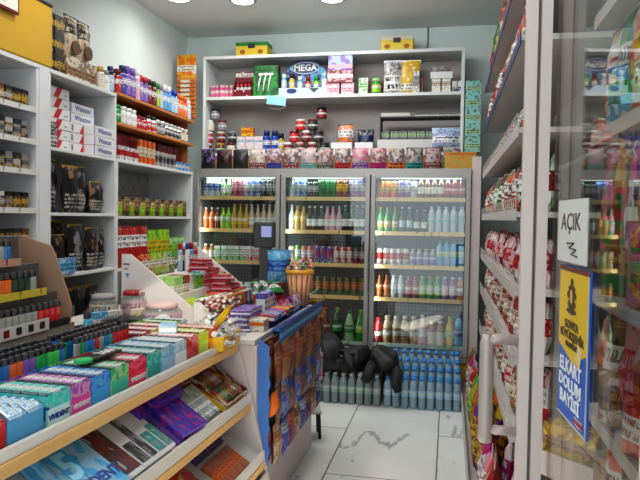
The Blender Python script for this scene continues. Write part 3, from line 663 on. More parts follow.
def blobbag(name, label, cat, loc, sx, sy, sz, seed, strap=True, rz=0., hood=False):
    rr = random.Random(seed)
    bm = bmesh.new(); bmesh.ops.create_icosphere(bm, subdivisions=4, radius=1)
    ph = [rr.uniform(0, 6) for _ in range(8)]
    for v in bm.verts:
        p = v.co.copy(); q = p.copy()
        rad = 1+.10*math.sin(3*p.x+ph[0])*math.cos(4*p.y+ph[1])+.07*math.sin(7*p.x+5*p.z+ph[2])+.04*math.sin(13*p.y+9*p.x+ph[3])
        q.x = math.copysign(abs(p.x)**.8, p.x)*sx*rad; q.y = math.copysign(abs(p.y)**.8, p.y)*sy*rad; q.z = max(-.62, p.z)*sz*rad
        if hood: q.z *= (1-.35*max(0, math.sin(2.3*p.x+1)))
        v.co = q
    mn = min(v.co.z for v in bm.verts)
    for v in bm.verts: v.co.z -= mn
    bmesh.ops.recalc_face_normals(bm, faces=bm.faces[:])
    me = D.meshes.new(name); bm.to_mesh(me); bm.free(); me.materials.append(mat((.012,.012,.014), .62)); me.polygons.foreach_set('use_smooth', [True]*len(me.polygons))
    o = obj(name, me, None, loc, (0, 0, rz), label, cat, 'black bags on the water packs')
    return o
zb = .247
bp = blobbag('backpack', 'black backpack with straps and pale zip tags lying on the left water bottles', 'backpack', (-.97, 5.27, zb), .13, .21, .16, 3, rz=.3)
obj('front_pocket', MB().box(-.10, -.225, .02, .10, -.17, .11, ch=.02).make('front_pocket', mat((.02,.02,.022), .6)), bp)
obj('strap', MB().tube([(-.12, -.1, .14), (-.2, -.17, .13), (-.27, -.19, .06), (-.25, -.2, .0)], .013, 6).make('strap', mat('black', .6)), bp)
obj('strap', MB().tube([(.02, -.12, .2), (.1, -.21, .17), (.17, -.2, .08)], .013, 6).make('strap', mat('black', .6)), bp)
obj('zip_tag', MB().box(.02, -.2, .145, .07, -.19, .155, ch=.002).make('zip_tag', mat('lightgrey', .4)), bp, rot=(0, .3, 0))
bq = blobbag('backpack', 'limp black bag slumped between the backpack and the folded coat', 'bag', (-.735, 5.24, zb), .10, .2, .11, 9, rz=-.2)
obj('grab_handle', MB().tube([(-.05, -.1, .11), (-.03, -.15, .16), (.03, -.15, .16), (.05, -.1, .11)], .01, 6).make('grab_handle', mat('black', .6)), bq)
ct = blobbag('folded_coat', 'crumpled black coat draped over the bottles beside the blue caps', 'coat', (-.50, 5.22, zb), .115, .2, .13, 21, rz=.15, hood=True)
obj('sleeve', MB().tube([(.05, -.1, .07), (.1, -.2, .03), (.08, -.245, -.04), (.10, -.25, -.1)], [.05, .045, .04, .03], 10).make('sleeve', mat((.014,.014,.016), .7)), ct)
obj('sleeve', MB().tube([(-.1, -.1, .07), (-.13, -.19, .03), (-.16, -.23, -.03)], [.05, .045, .035], 10).make('sleeve', mat((.014,.014,.016), .7)), ct)
put(carton('low_display_box', .3, .18, .2, pr('kraft','yellow','red',2,.6,.85,4.)), (-1.28, 5.3, 0), 'low brown and yellow carton beside the water bottles', 'box')


# ------------------------------------------------------------------ left wall furniture
LX, WX = -2.30, -2.735
def wallunit(name, label, y0, y1, top, shelves, base=0., m=WHITE, lipm=None, wood=()):
    u = root(name, label, 'shelf unit')
    for y in (y0, y1-.022): obj('side_panel', MB().box(WX, y, base, LX, y+.022, top-.025, ch=.002).make('side_panel', m), u)
    obj('top_board', MB().box(WX, y0, top-.024, LX+.004, y1, top, ch=.002).make('top_board', m), u)
    obj('back_board', MB().box(WX, y0+.022, base, WX+.008, y1-.022, top-.025).make('back_board', OFFW), u)
    for z in shelves:
        w = z in wood
        obj('shelf', MB().box(WX+.008, y0+.022, z-.02, LX, y1-.022, z, ch=.002).make('shelf', (woodmat('orange_wood', (.55,.22,.06), (.4,.14,.035)) if w else m)), u)
    return u
wallunit('tobacco_shelf_unit', 'white open shelf unit on the left wall holding cigarette cartons and black pouches', 3.36, 4.135, 2.345, [.35, .72, 1.13, 1.507, 1.893])
OW = woodmat('orange_wood', (.55,.22,.06), (.4,.14,.035))
u2 = wallunit('wall_shelf_unit', 'long left wall shelf unit with orange wood upper shelves and white lower bays', 4.14, 5.50, 1.895, [.35, .72, 1.11, 1.49])
for z in (2.15, 2.36): obj('wood_shelf', MB().box(WX, 4.14, z-.022, LX+.01, 5.50, z, ch=.002).make('wood_shelf', OW), u2)
for y in (4.141, 5.478): obj('wood_upright', MB().box(WX, y, 1.896, LX-.05, y+.02, 2.127).make('wood_upright', OW), u2); obj('wood_upright', MB().box(WX, y, 2.151, LX-.05, y+.02, 2.337).make('wood_upright', OW), u2)
cg = wallunit('cigarette_cabinet', 'narrow white cabinet with tiers of small packs below the yellow sign box', 2.35, 3.27, 2.345, [1.13, 1.33, 1.53, 1.745, 1.915, 2.095], base=.9)
CLIP = pricemat((.62,.62,.6), (.25,.25,.25), 'price_strip_white')
for z in (1.13, 1.33, 1.53, 1.745, 1.915, 2.095):
    obj('price_strip', MB().box(0, -.006, 0, .876, 0, .03).make('price_strip', CLIP), cg, (LX+.001, 2.372, z-.03), (0, 0, PI/2))
obj('stile', MB().box(LX-.03, 3.271, .9, LX+.004, 3.359, 2.345, ch=.002).make('stile', WHITE), cg)
FX = PI/2
def runy(items, x, y0, z, dy, where, group, rx=0., jit=.0, jr=.05, side='left'):
    run(items, (x, y0, z), (0, dy, 0), where, group, rz=FX, jit=jit, jr=jr, side=side)
for si, z in enumerate((2.095, 1.915, 1.745, 1.53, 1.33, 1.13)):
    nm = ['top', 'second', 'third', 'fourth', 'fifth', 'lowest'][si]
    its = []
    for k in range(7):
        c = R.choice([('black','grey'), ('dark','silver'), ('darkblue','lightgrey'), ('black','gold'), ('grey','dark'), ('brown','cream')])
        h = .085 if si != 1 else .095
        put([('cigarette_pack', carton('cigarette_pack', .055, .022, h, pr(c[0], c[1], 'gold', k+si*9, .25, .55, 5.))[0][1]),
             ('pack_lid', cm(('pl', h, c[1]), lambda: MB().box(-.0276, -.0112, h*.72, .0276, .0112, h*1.002).make('pack_lid', mat(c[1] if si % 2 else c[0], .4))))],
            (LX-.03, 2.78+.066*k, z+.001), f'{c[0].replace("darkblue","navy")} and {c[1]} small pack, {ORD[k]} from left, {nm} tier under the yellow sign', 'pack', 'small packs in the cigarette cabinet', rz=FX+R.uniform(-.05,.05))
# yellow sign box
sg = root('sign_box', 'long mustard yellow sign box on top of the cigarette cabinet', 'sign', (0, 0, 0))
obj('box_body', MB().box(WX+.02, 2.3, 2.352, LX+.0, 3.395, 2.70, ch=.006).make('box_body', mat((.55,.33,.02), .5)), sg)
obj('edge_trim', MB().box(LX-.012, 2.3, 2.701, LX+.004, 3.395, 2.716).make('edge_trim', mat('dark', .5)), sg)
pc = root('framed_notice', 'white framed notice with black handwriting leaning on the yellow sign box', 'notice', (LX+.012, 2.93, 2.57))
obj('frame', MB().box(0, -.16, -.015, .012, .14, .40, ch=.003).make('frame', mat('darkred', .5)), pc)
obj('paper', MB().box(.012, -.145, 0, .0145, .125, .385).make('paper', mat((.75,.72,.66), .6)), pc)
obj('handwriting', MB().tube([(.016, -.06, .05), (.016, -.02, .12), (.016, .03, .07), (.016, .02, .03), (.016, .06, .1), (.016, .10, .12)], .006, 5).tube([(.016, .0, .2), (.016, .04, .32), (.016, .07, .22), (.016, .09, .28)], .006, 5).make('handwriting', mat('black', .6)), pc)
for k in range(3): put(carton('small_box', .07, .06, .09, pr(['dark','cream','red'][k],'white','gold',k,.3,.6,4.)), (-2.4, 3.2+.075*k, 2.702), f'{["dark","cream","red"][k]} small box on top of the yellow sign box', 'box')
# cigarette cartons
ctn = carton('cigarette_carton', .275, .085, .062, mat((.70,.70,.71), .4))
RED = mat((.5,.02,.03), .4); BLU = mat((.02,.06,.3), .4)
def cig(y, z, kind, label, x=-2.42):
    o = put(ctn, (x, y, z), label, 'carton', 'stacked cigarette cartons', rz=FX+R.uniform(-.03, .03))
    if kind == 'red':
        obj('red_chevron', cm(('chev',), lambda: MB().prism([(-.03,.002),(.02,.002),(.06,.06),(.01,.06)], -.0445, -.043, 'y').make('red_chevron', RED)), o)
        obj('small_print', cm(('sprt',), lambda: MB().box(-.12, -.0442, .012, -.1, -.043, .05).box(.08, -.0442, .02, .11, -.043, .026).make('small_print', mat('grey', .5))), o)
    else:
        text('Winston', .05, BLU, o, (0, -.0437, .032), name='lettering')
        obj('blue_edge', cm(('bedg',), lambda: MB().box(-.137, -.0442, .003, -.130, -.043, .059).box(.130, -.0442, .003, .137, -.043, .059).make('blue_edge', BLU)), o)
for r in range(6): cig(3.55, 1.895+.064*r, 'red', f'white carton with red chevron, {["bottom","second","third","fourth","fifth","top"][r]} of the left stack')
for r in range(5): cig(3.84 if r > 2 else 3.83, 1.895+.064*r, 'blue' if r > 2 else 'red', f'white cigarette carton, {["bottom","second","third","fourth","top"][r]} of the middle stack')
for r in range(3): cig(3.985, 1.895+.064*r, 'blue', f'white carton with blue lettering, {["bottom","middle","top"][r]} of the right stack', x=-2.345)
put(bag('tobacco_pouch', .1, .15, .04, pr('black','white','grey',3,.1,.45,9.), 'black', 2), (-2.32, 3.42, 1.894), 'black and white pouch leaning in front of the cartons', 'pouch', rz=FX)
# black tobacco pouches
def pouch(w, h, sd): return bag('tobacco_pouch', w, h, .07, pr('black','lightgrey','kraft' if sd % 2 else 'grey',sd,.08,.42,3., art=.80, invert=True, nrow=4), 'gold', sd)
for k, (y, w, h, d) in enumerate([(3.47,.17,.32,0), (3.62,.17,.29,.05), (3.78,.17,.30,.0), (3.93,.12,.21,.03), (4.02,.12,.215,0), (4.06,.1,.2,-.09)]):
    put(pouch(w, h, k), (-2.38+d, y, 1.508), f'tall black tobacco pouch with white lettering, {ORD[k]} from the left, upper pouch bay', 'pouch', 'black pouches in the upper bay', rz=FX+R.uniform(-.1,.1))
for k, (y, w, h, d) in enumerate([(3.46,.15,.28,-.08), (3.56,.15,.24,0), (3.70,.16,.30,.03), (3.86,.16,.28,.05), (3.99,.15,.27,.02), (3.7,.15,.32,-.11)]):
    put(pouch(w, h, k+10), (-2.38+d, y, 1.131), f'black tobacco pouch, {ORD[k]} from the left, lower pouch bay', 'pouch', 'black pouches in the lower bay', rz=FX+R.uniform(-.1,.1))
for k, y in enumerate((3.45, 3.62, 3.78, 3.95)):
    put(pouch(.15, .3, k+20), (-2.38, y, .721), f'black pouch with photo print, {ORD[k]} from the left, bay behind the lighters', 'pouch', 'black pouches behind the lighters', rz=FX)
put(carton('picture_card', .17, .006, .10, pr('paleblue','sky','blue',4,.2,.7,3.)), (-2.285, 3.52, 1.132), 'pale blue picture card in front of the lower black pouches', 'card', rz=FX)
# goods on top of unit 1
T1 = 2.346
k = 0
for y in (3.46, 3.575):
    z = T1
    for r in range(3):
        put(carton('coffee_box', .1, .1, .12, pr('black','gold','brown',k,.4,.7,4.), flap='dark'), (-2.42, y, z), f'black and gold box, {["bottom","middle","top"][r]} of the {["left","right"][k//3]} dark stack by the sign box', 'box', 'dark boxes above the cartons', rz=FX); z += .1225; k += 1
for r in range(2):
    put(carton('sachet_carton', .17, .12, .15, pr('cream','kraft','brown',r+5,.2,.55,5.)), (-2.42, 3.72+.175*r, T1), f'{["left","right"][r]} cream sachet carton under the coffee bags', 'box', 'cream sachet cartons', rz=FX)
for r in range(2):
    o = put(bag('coffee_bag', .14, .26, .07, pr('beige','dark','cream',r+7,.55,.92,5.), 'black', r+3), (-2.40, 3.73+.145*r, T1+.152), f'{["left","right"][r]} tan and black coffee bag with brown cup print', 'bag', 'two tan coffee bags', rz=FX)
    obj('cup_print', cm(('cup',), lambda: MB().prism([(.045*math.cos(2*PI*i/14), .06+.045*math.sin(2*PI*i/14)) for i in range(14)], -.046, -.036, 'y').make('cup_print', mat('brown', .5))), o)
for k, (y, c, l, h) in enumerate([(4.02,'cream','gold',.16), (4.09,'white','grey',.15), (4.15,'paleblue','dark',.15), (4.21,'grey','white',.14)]):
    put(bottle('small_jar', h, .03, c, l, c, 'spray'), (-2.36, y, T1+(.016 if y > 4.13 else 0)), f'{c.replace("pale","pale ")} slim jar with {l} lid right of the cream cartons', 'jar')
put(carton('yellow_snack_box', .15, .08, .05, pr('yellow','orange','brown',3,.3,.7,4.)), (-2.45, 4.04, T1), 'long yellow snack box behind the slim jars', 'box', rz=FX)
# bottles on the top wooden shelf
row = [('darkred','darkred','red','dark red spray can',1,.17), ('darkblue','darkblue','blue','navy spray bottle',1,.21), ('purple','violet','violet','purple spray bottle',2,.22), ('white','white','palepink','white spray bottle with pink label',1,.23), ('darkblue','red','violet','navy spray bottle with red cap',2,.2), ('brown','dark','darkred','brown shampoo bottle',2,.2),
       ('dark','green','lime','dark bottle with green label',1,.2), ('grey','grey','silver','silver grey spray can',1,.2), ('blue','white','sky','blue soap bottle with white pump',2,.21), ('blue','blue','paleblue','bright blue soap bottle',2,.2), ('red','orange','orange','orange red liquid bottle',3,.19), ('white','white','paleblue','clear white bottle',1,.17)]
run([(bottle('spray_bottle', h, .027, a, c, l, 'spray'), d, 'bottle', n) for a, c, l, d, n, h in row], (LX-.03, 4.2, 2.361), (0, .069, 0), 'top orange wood shelf', 'bottles on the top orange wood shelf', rz=FX, jit=.004)
run([(bottle('spray_bottle', .2, .027, 'blue', 'darkblue', 'violet', 'spray'), 'blue violet bottle in the back row', 'bottle', 14)], (LX-.11, 4.24, 2.361), (0, .085, 0), 'top orange wood shelf', 'back row bottles on the top orange wood shelf', rz=FX)
row = [('green','green','green','round green bottle',1,.13,.035), ('white','white','white','white vitamin tub',3,.13,.036), ('red','darkred','red','red jar',2,.1,.04), ('white','dark','red','white tub with red label',2,.13,.032), ('dark','white','grey','dark small jar',2,.12,.034), ('white','lightgrey','dark','white jar with dark lettering',4,.12,.033), ('kraft','white','cream','tan small jar',2,.12,.03)]
run([(bottle('vitamin_tub', h, r, a, c, l, 'jar'), d, 'jar', n) for a, c, l, d, n, h, r in row], (LX-.045, 4.2, 2.151), (0, .081, 0), 'second orange wood shelf', 'tubs on the second orange wood shelf', rz=FX, jit=.004)
for k in range(8):
    if k == 4: continue
    put(carton('red_folder', .15, .03, .20, pr('darkred','red','darkred',k,.85,.9,3.)), (LX-.10, 4.24+.16*k, 1.896), f'dark red cardboard folder, {ORD[k]} from the left under the wood shelves', 'folder', 'red folders under the wood shelves', rz=FX+R.uniform(-.06,.06))
run([(carton('playing_card_pack', .055, .03, .10, pr('white','red','dark',2,.3,.7,5.)), 'white red small pack', 'packet', 4), (carton('brush_pack', .035, .03, .18, pr('orange','cream','red',3,.3,.7,5.)), 'orange and cream slim pack', 'packet', 4),
     (carton('playing_card_pack', .055, .03, .12, pr('grey','dark','cream',4,.3,.7,5.)), 'grey printed pack', 'packet', 5), (carton('blue_pack', .06, .04, .07, pr('sky','white','blue',5,.3,.7,5.)), 'small light blue pack', 'packet', 4)], (LX-.03, 4.24, 1.896), (0, .074, 0), 'in front of the red folders', 'packs in front of the red folders', rz=FX, jit=.004)
# diagonal lattice panel at the back of the can bay
t = NT('lattice'); tc = t.node('ShaderNodeTexCoord'); sep = t.node('ShaderNodeSeparateXYZ'); t.link(tc.outputs['Object'], sep.inputs[0])
f1 = t.math('FRACT', t.math('MULTIPLY', t.math('ADD', sep.outputs[1], sep.outputs[2]), 5.5)); f2 = t.math('FRACT', t.math('MULTIPLY', t.math('SUBTRACT', sep.outputs[1], sep.outputs[2]), 5.5))
t.link(t.mix(t.math('LESS_THAN', t.math('MINIMUM', f1, f2), .045), (.42,.44,.43), (.2,.17,.13)), t.b.inputs['Base Color']); t.b.inputs['Roughness'].default_value = .3
obj('patterned_back', MB().box(WX+.009, 4.17, 1.495, WX+.014, 5.47, 1.865).make('patterned_back', t.m), u2)
# lime labelled cans
limec = can('drink_can', .105, .032, pr('kraft','lime','lime',4,.1,.7,2.5)); brc = can('drink_can', .14, .032, pr('brown','kraft','darkgreen',5,.3,.9,4.))
run([(limec if k % 3 != 1 else brc, 'lime green labelled can' if k % 3 != 1 else 'brown can between the lime ones', 'can', 1) for k in range(0)] or [((brc if k % 2 else limec), 'small can with brown print' if k % 2 else 'lime green labelled can', 'can', 1) for k in range(14)], (LX-.045, 4.24, 1.491), (0, .087, 0), 'white bay below the red folders', 'lime cans', rz=FX, jit=.006)
run([(brc, 'brown can behind the lime labelled cans', 'can', 15)], (LX-.12, 4.22, 1.491), (0, .083, 0), 'white bay', 'brown cans', rz=FX)
run([(bag('candy_bag', .12, .30, .05, pr('red','white','darkred',6,.5,.8,6.), 'red', 3), 'long red sweet bag', 'bag', 5), (bag('candy_bag', .11, .27, .05, pr('lime','yellow','green',7,.4,.7,6.), 'lime', 4), 'long lime green sweet bag', 'bag', 4),
     (bag('candy_bag', .11, .2, .05, pr('palegreen','lime','green',8,.4,.7,6.), 'lime', 5), 'short pale green sweet bag', 'bag', 4)], (LX-.03, 4.22, 1.111), (0, .095, 0), 'lowest visible white bay', 'long sweet bags', rz=FX, jit=.008, jr=.15)

# ------------------------------------------------------------------ gum counter (front left)
before_counter = set(o.name for o in SC.objects)
WL = woodmat('pale_wood_edge', (.72,.47,.2), (.58,.33,.11), (25, 2, 25))
gc = root('gum_counter', 'stepped white display counter with pale wood edges full of chewing gum, front left', 'counter')
Y0, Y1 = .9, 2.79
obj('end_panel', MB().prism([(-.964,.899),(-.935,.87),(-.86,.62),(-.79,.30),(-.765,0),(-1.545,0),(-1.545,.925)], Y1, Y1+.022, 'y').make('end_panel', PINKW), gc)
obj('end_panel', MB().prism([(-.964,.899),(-.935,.87),(-.86,.62),(-.79,.30),(-.765,0),(-1.545,0),(-1.545,.925)], Y0-.022, Y0, 'y').make('end_panel', PINKW), gc)
obj('top_board', MB().box(-1.545, Y0, .900, -.962, Y1, .925).make('top_board', woodmat('ply_top', (.55,.42,.25), (.48,.35,.2))), gc)
lp = obj('top_lip', MB().box(-.96, Y0, .915, -.945, Y1, .945, ch=.002).make('top_lip', mat((.72,.68,.62), .35)), gc)
obj('wood_strip', MB().box(-.962, Y0, .880, -.938, Y1, .9145, ch=.002).make('wood_strip', WL), lp)
SL = math.atan2(.205, .34)
def slope_shelf(xf, zf, nm):
    s = obj('sloping_shelf', MB().prism([(xf, zf), (xf-.36, zf+.217), (xf-.36, zf+.201), (xf, zf-.016)], Y0, Y1, 'y').make('sloping_shelf', OFFW), gc)
    l = obj('shelf_lip', MB().box(xf, Y0, zf-.018, xf+.012, Y1, zf+.03, ch=.002).make('shelf_lip', mat((.74,.70,.64), .35)), s)
    obj('wood_strip', MB().box(xf-.002, Y0, zf-.05, xf+.016, Y1, zf-.019, ch=.002).make('wood_strip', WL), l)
slope_shelf(-.885, .665, 'middle'); slope_shelf(-.815, .405, 'lower')
obj('back_panel', MB().box(-1.27, Y0, .05, -1.255, Y1, .899).make('back_panel', OFFW), gc)
obj('plinth', MB().box(-.80, Y0, 0, -.785, Y1, .33).make('plinth', PINKW), gc)

def gum_box(y, w, base, band, txt, tcol, label, depth=.22, h=.095, x=-.965, z=.926, npk=7, tz=None, packc=None, tilt=.0, lab_side=False):
    """carton of gum packs lying in a row, printed front end to the aisle; the packs are things of their own"""
    t = root('gum_display_box', label, 'display box', (x, y, z), FX)
    m = pr(base, band, packc or band, int(y*37) % 19, .12, .5, 5.)
    b = MB().box(-w/2, 0, 0, w/2, depth, .003); b.box(-w/2, 0, .003, w/2, .003, h); b.box(-w/2, depth-.003, .003, w/2, depth, h)
    for s in (-w/2, w/2-.003): b.box(s, .003, .003, s+.003, depth-.003, h)
    obj('tray', b.make('tray', m), t)
    obj('front_label', MB().box(-w/2*.9, -.0015, h*.12, w/2*.9, -.0002, h*.62).make('front_label', mat(tcol[1], .35)), t)
    if txt: text(txt, w*.2, mat(tcol[0], .4), t, (0, -.0022, h*.37), bold=.0008)
    if txt and lab_side: text(txt, .05, BLU, t, (-w/2-.0008, .10, h*.5), rot=(PI/2, 0, -PI/2), bold=.001)
    pc_ = packc or band
    pack = cm(('gp', w, str(base), str(pc_)), lambda: MB().box(-w/2*.86, -.011, 0, w/2*.86, .011, .016, ch=.002).make('gum_pack', pr(base, 'white', pc_, 5, .3, .7, 7., ax='X')))
    wrap = cm(('gw', w), lambda: MB().box(-w/2*.87, -.0113, .004, -w/2*.72, .0113, .0163).make('foil_end', mat('silver', .25, .9)))
    n = int((depth-.03)/.026)
    for k in range(n):
        o = put([('gum_pack', pack), ('foil_end', wrap)], (x-.018-.026*k, y, z+h-.010), f'gum pack, {ORD[k]} from the front, in the {label.split(" of gum")[0]}', 'gum pack', 'gum packs in the counter boxes', rz=FX+R.uniform(-.05,.05))
    return t
# nearest: three trays of loose blister packs
def pack_tray(y0, w, c, band, spot, desc, n=7, cols=2):
    tr = opentray('pack_tray', w, .22, .082, mat(c, .4))
    put(tr, (-1.075, y0, .926), f'shallow tray of {desc}s on the near counter end', 'tray', rz=FX)
    pk_ = cm(('bp', c), lambda: MB().box(-w/cols*.45, -.018, 0, w/cols*.45, .018, .016, ch=.003).make('gum_packet', pr(c, band, spot, 9, .35, .75, 5., ax='X')))
    cr = cm(('bpc', c, w), lambda: MB().box(-w/cols*.47, -.0182, .004, -w/cols*.36, .0182, .0163).make('foil_end', mat('silver', .3, .8)))
    for i in range(cols):
        for k in range(n):
            put([('gum_packet', pk_), ('foil_end', cr)], (-.985-.029*k, y0+(i-.5*(cols-1))*w/cols*.96, 1.0), f'{desc}, {ORD[k]} from the front, {["near","far"][i] if cols == 2 else "single"} column', 'gum packet', f'{desc}s', rz=FX+R.uniform(-.08,.08), rx=.55)
pack_tray(1.125, .12, 'palegreen', 'white', 'lime', 'pale green gum packet')
pack_tray(1.265, .13, 'red', 'palepink', 'white', 'red foil gum packet')
pack_tray(1.402, .13, 'sky', 'paleblue', 'white', 'light blue gum packet')
gx_ = 1.478
for w, b_, bd, txt, tc_, lab in [(.103,(.02,.45,.42),'mint','VIVIDENT',((.01,.03,.2),(.55,.75,.75)),'teal box of gum with navy lettering nearest the blue packets'), (.094,(.3,.06,.4),'palepink','VIVIDENT',('white',(.6,.05,.3)),'purple and pink box of gum beside the teal box'),
        (.10,(.02,.15,.55),'sky','',('white',(.04,.3,.6)),'blue and red box of gum'), (.105,(.02,.3,.12),'palegreen','',('white',(.05,.4,.3)),'green box of gum before the red one'), (.11,'red','pink','VIVIDENT',('white',(.6,.02,.08)),'bright red box of gum with dark sign card'),
        (.10,(.01,.28,.26),'mint','',('white',(.02,.3,.28)),'dark teal box of gum past the red one'), (.105,'paleblue','sky','',('white',(.3,.5,.7)),'pale blue box of gum'), (.1,'paleblue','white','',('blue',(.75,.8,.82)),'white and blue box of gum'),
        (.105,'red','palepink','',('white',(.5,.03,.05)),'second red box of gum'), (.1,'lime','yellow','',('white',(.5,.65,.1)),'lime box of gum'), (.1,'orange','red','',('white',(.7,.3,.03)),'orange red box of gum by the yellow tray')]:
    gum_box(gx_+w/2, w*.97, b_, bd, txt, tc_, lab, lab_side=(gx_ < 1.5)); gx_ += w+.002
# dark sign card on top reading 360
t = root('sign_card', 'black and green card reading 360 lying on the gum boxes', 'card', (-1.07, 1.88, 1.038), FX)
obj('card', MB().box(-.07, -.03, 0, .09, .03, .008, ch=.002).make('card', mat('black', .4)), t); obj('green_end', MB().prism([(-.085+.03*math.cos(a), .0+.028*math.sin(a)) for a in [2*PI*i/12 for i in range(12)]], 0, .009, 'z').make('green_end', mat((.03,.4,.12), .4)), t)
text('360', .055, mat('white', .4), t, (.035, 0, .0085), rot=(0, 0, 0), bold=.001)
put(carton('wrapped_pack', .1, .07, .03, pr('paleblue','white','sky',3,.2,.8,4.)), (-1.10, 2.42, 1.026), 'pale blue pack lying on the far gum boxes', 'packet', rz=FX+.4)
# second row of boxes behind (far half)
zz = 2.36
for w, b_, bd, lab in [(.1,'darkred','red','dark red box of gum in the rear row nearest the lighters'), (.09,'red','palepink','red and pink box of gum, rear row'), (.09,'red','white','red and white box of gum, rear row'), (.09,'green','lime','rear green box of gum by the till'), (.06,'sky','white','sky blue box of gum at the rear row end')]:
    if zz+w/2 < 2.79: gum_box(zz+w/2, w*.96, b_, bd, '', ('white', b_), lab, depth=.2, x=-1.2, h=.085)
    zz += w+.003

# ---- middle sloping shelf goods.  local helper: position on the slope
def on_slope(xf, zf, back, y, up=0.): return (xf-back*math.cos(SL)-up*math.sin(SL), y, zf+back*math.sin(SL)+up*math.cos(SL)+.002)
MS = (-.885, .667)
t = root('gum_display_box', 'large bright blue display box reading 5 and VIVIDENT on the middle sloping shelf', 'display box', on_slope(*MS, .02, 1.62), FX); t.rotation_euler = (SL, 0, FX)
obj('tray', MB().box(-.10, 0, 0, .10, .34, .06, ch=.004).make('tray', pr((.05,.35,.65),'sky','paleblue',7,.3,.6,5.)), t)
obj('header_card', MB().prism([(-.105,.004),(.105,.004),(.12,.05),(.06,.085),(-.06,.085),(-.12,.05)], -.006, -.001, 'y').make('header_card', mat((.06,.42,.72), .35)), t)
text('5', .07, mat('white', .4), t, (-.055, -.007, .045), bold=.002); text('VIVIDENT', .034, BLU, t, (.03, -.007, .028), bold=.001)
text('5', .14, mat((.35,.75,.9), .4), t, (-.03, .12, .061), rot=(0, 0, 0), bold=.003); text('VIVIDENT', .05, BLU, t, (0, .04, .061), rot=(0, 0, 0), bold=.0015)
for k in range(5):
    o = put(carton('gum_pack', .16, .035, .02, pr('sky','darkblue','blue',k,.3,.6,5., ax='X')), on_slope(*MS, .19+.028*k, 1.62, .062), f'navy and blue gum pack, {ORD[k]} from the front in the large blue display box', 'gum pack', 'navy gum packs', rz=FX, rx=SL)
# white long boxes with dark inserts
for k in range(3):
    y = 1.775+.108*k
    t = root('white_display_box', f'long white lidded box with foil packs inside, {ORD[k]} from the blue display box', 'display box', on_slope(*MS, .015, y)); t.rotation_euler = (SL, 0, FX)
    obj('box_body', MB().box(-.052, 0, 0, .052, .32, .045, ch=.002).make('box_body', mat((.66,.66,.67), .35)), t)
    obj('foil_window', MB().box(.012 if k else -.04, .012, .045, .046, .30 if k < 2 else .12, .049, ch=.001).box(-.046, .012 if k else .2, .045, -.0 if k else .005, .10 if k else .3, .049, ch=.001).make('foil_window', pr('dark' if k != 2 else 'teal','silver','darkred' if k == 0 else 'grey',k,2.,3.,5., art=.5)), t)
# purple box
t = root('purple_chocolate_box', 'deep purple and blue display box with berry print holding dark chocolate bars', 'display box', on_slope(*MS, .015, 2.20)); t.rotation_euler = (SL, 0, FX-.08)
PUR = pr((.05,.02,.32),'violet','magenta',14,.1,.3,6., art=.7)
obj('tray', MB().box(-.09, 0, 0, .09, .27, .05, ch=.003).box(-.09, .14, .05, .09, .27, .09, ch=.003).make('tray', PUR), t)
obj('header_card', MB().prism([(-.09,.0),(.09,.0),(.1,.05),(.06,.11),(-.03,.14),(-.1,.08)], .27, .274, 'y').make('header_card', PUR), t)
for k in range(5):
    put(carton('chocolate_bar', .15, .03, .018, pr('brown','violet','dark',k,.3,.6,5., ax='X')), on_slope(*MS, .05+.045*k, 2.20+.004*k, .05 if k < 3 else .095), f'dark chocolate bar, {ORD[k]} from the front in the purple box', 'chocolate bar', 'dark chocolate bars in the purple box', rz=FX-.12, rx=SL)
put(carton('purple_box', .07, .12, .06, PUR), on_slope(*MS, .22, 2.055), 'small purple box leaning beside the purple chocolate box', 'box', rz=FX, rx=SL)
# teal/white sachets
for k in range(9):
    put(carton('stick_sachet', .02, .16, .03, pr('lightgrey','white','teal',k,.1,.6,3., ax='Y')), on_slope(*MS, .11, 2.315+.0205*k, .0), f'white and teal stick sachet, {ORD[k]} from the left beside the purple box', 'sachet', 'white and teal stick sachets', rz=FX+R.uniform(-.1,.1), rx=SL+.1)
put(opentray('red_tray', .24, .14, .05, pr('darkred','red','cream',3,.2,.6,4.)), on_slope(*MS, .27, 2.39), 'dark red tray behind the stick sachets', 'tray', rz=FX, rx=SL)
for k in range(7):
    put(carton('chocolate_bar', .028, .13, .018, pr('red','darkred','cream',k,.3,.6,5., ax='Y')), on_slope(*MS, .27, 2.30+.03*k, .015), f'red wrapped bar, {ORD[k]} from the left in the dark red tray', 'chocolate bar', 'red bars in the dark red tray', rz=FX, rx=SL)
t = root('red_chocolate_box', 'red and yellow open carton of chocolate bars at the far end of the middle shelf', 'display box', on_slope(*MS, .015, 2.63)); t.rotation_euler = (SL, 0, FX)
obj('tray', MB().box(-.12, 0, 0, .12, .3, .004).box(-.12, 0, .004, .12, .004, .05).box(-.12, .004, .004, -.116, .3, .05).box(.116, .004, .004, .12, .3, .05).make('tray', pr('darkred','yellow','cream',6,.2,.6,4.)), t)
pal = [('darkred','yellow','red'), ('dark','silver','green'), ('brown','gold','red'), ('grey','white','red')]
for r in range(3):
    for k in range(7):
        c = pal[(r+k//2) % 4]
        put(carton('chocolate_bar', .028, .085, .02, pr(c[0],c[1],c[2],k,.3,.6,4., ax='Y')), on_slope(*MS, .06+.092*r, 2.54+.031*k, .02), f'{c[0].replace("darkred","dark red")} wrapped bar, {ORD[k]} from the left, {["front","middle","rear"][r]} row of the red carton', 'chocolate bar', 'bars in the red carton', rz=FX+R.uniform(-.1,.1), rx=SL)
for k in range(6):
    put(carton('mint_roll', .10, .02, .02, pr('darkgreen','silver','white',k,.3,.6,4., ax='X')), on_slope(*MS, .25+.004*k, 2.48+.045*k, .065), f'dark green and silver roll, {ORD[k]} from the left behind the red carton', 'mint roll', 'dark green rolls', rz=FX+.9, rx=0)
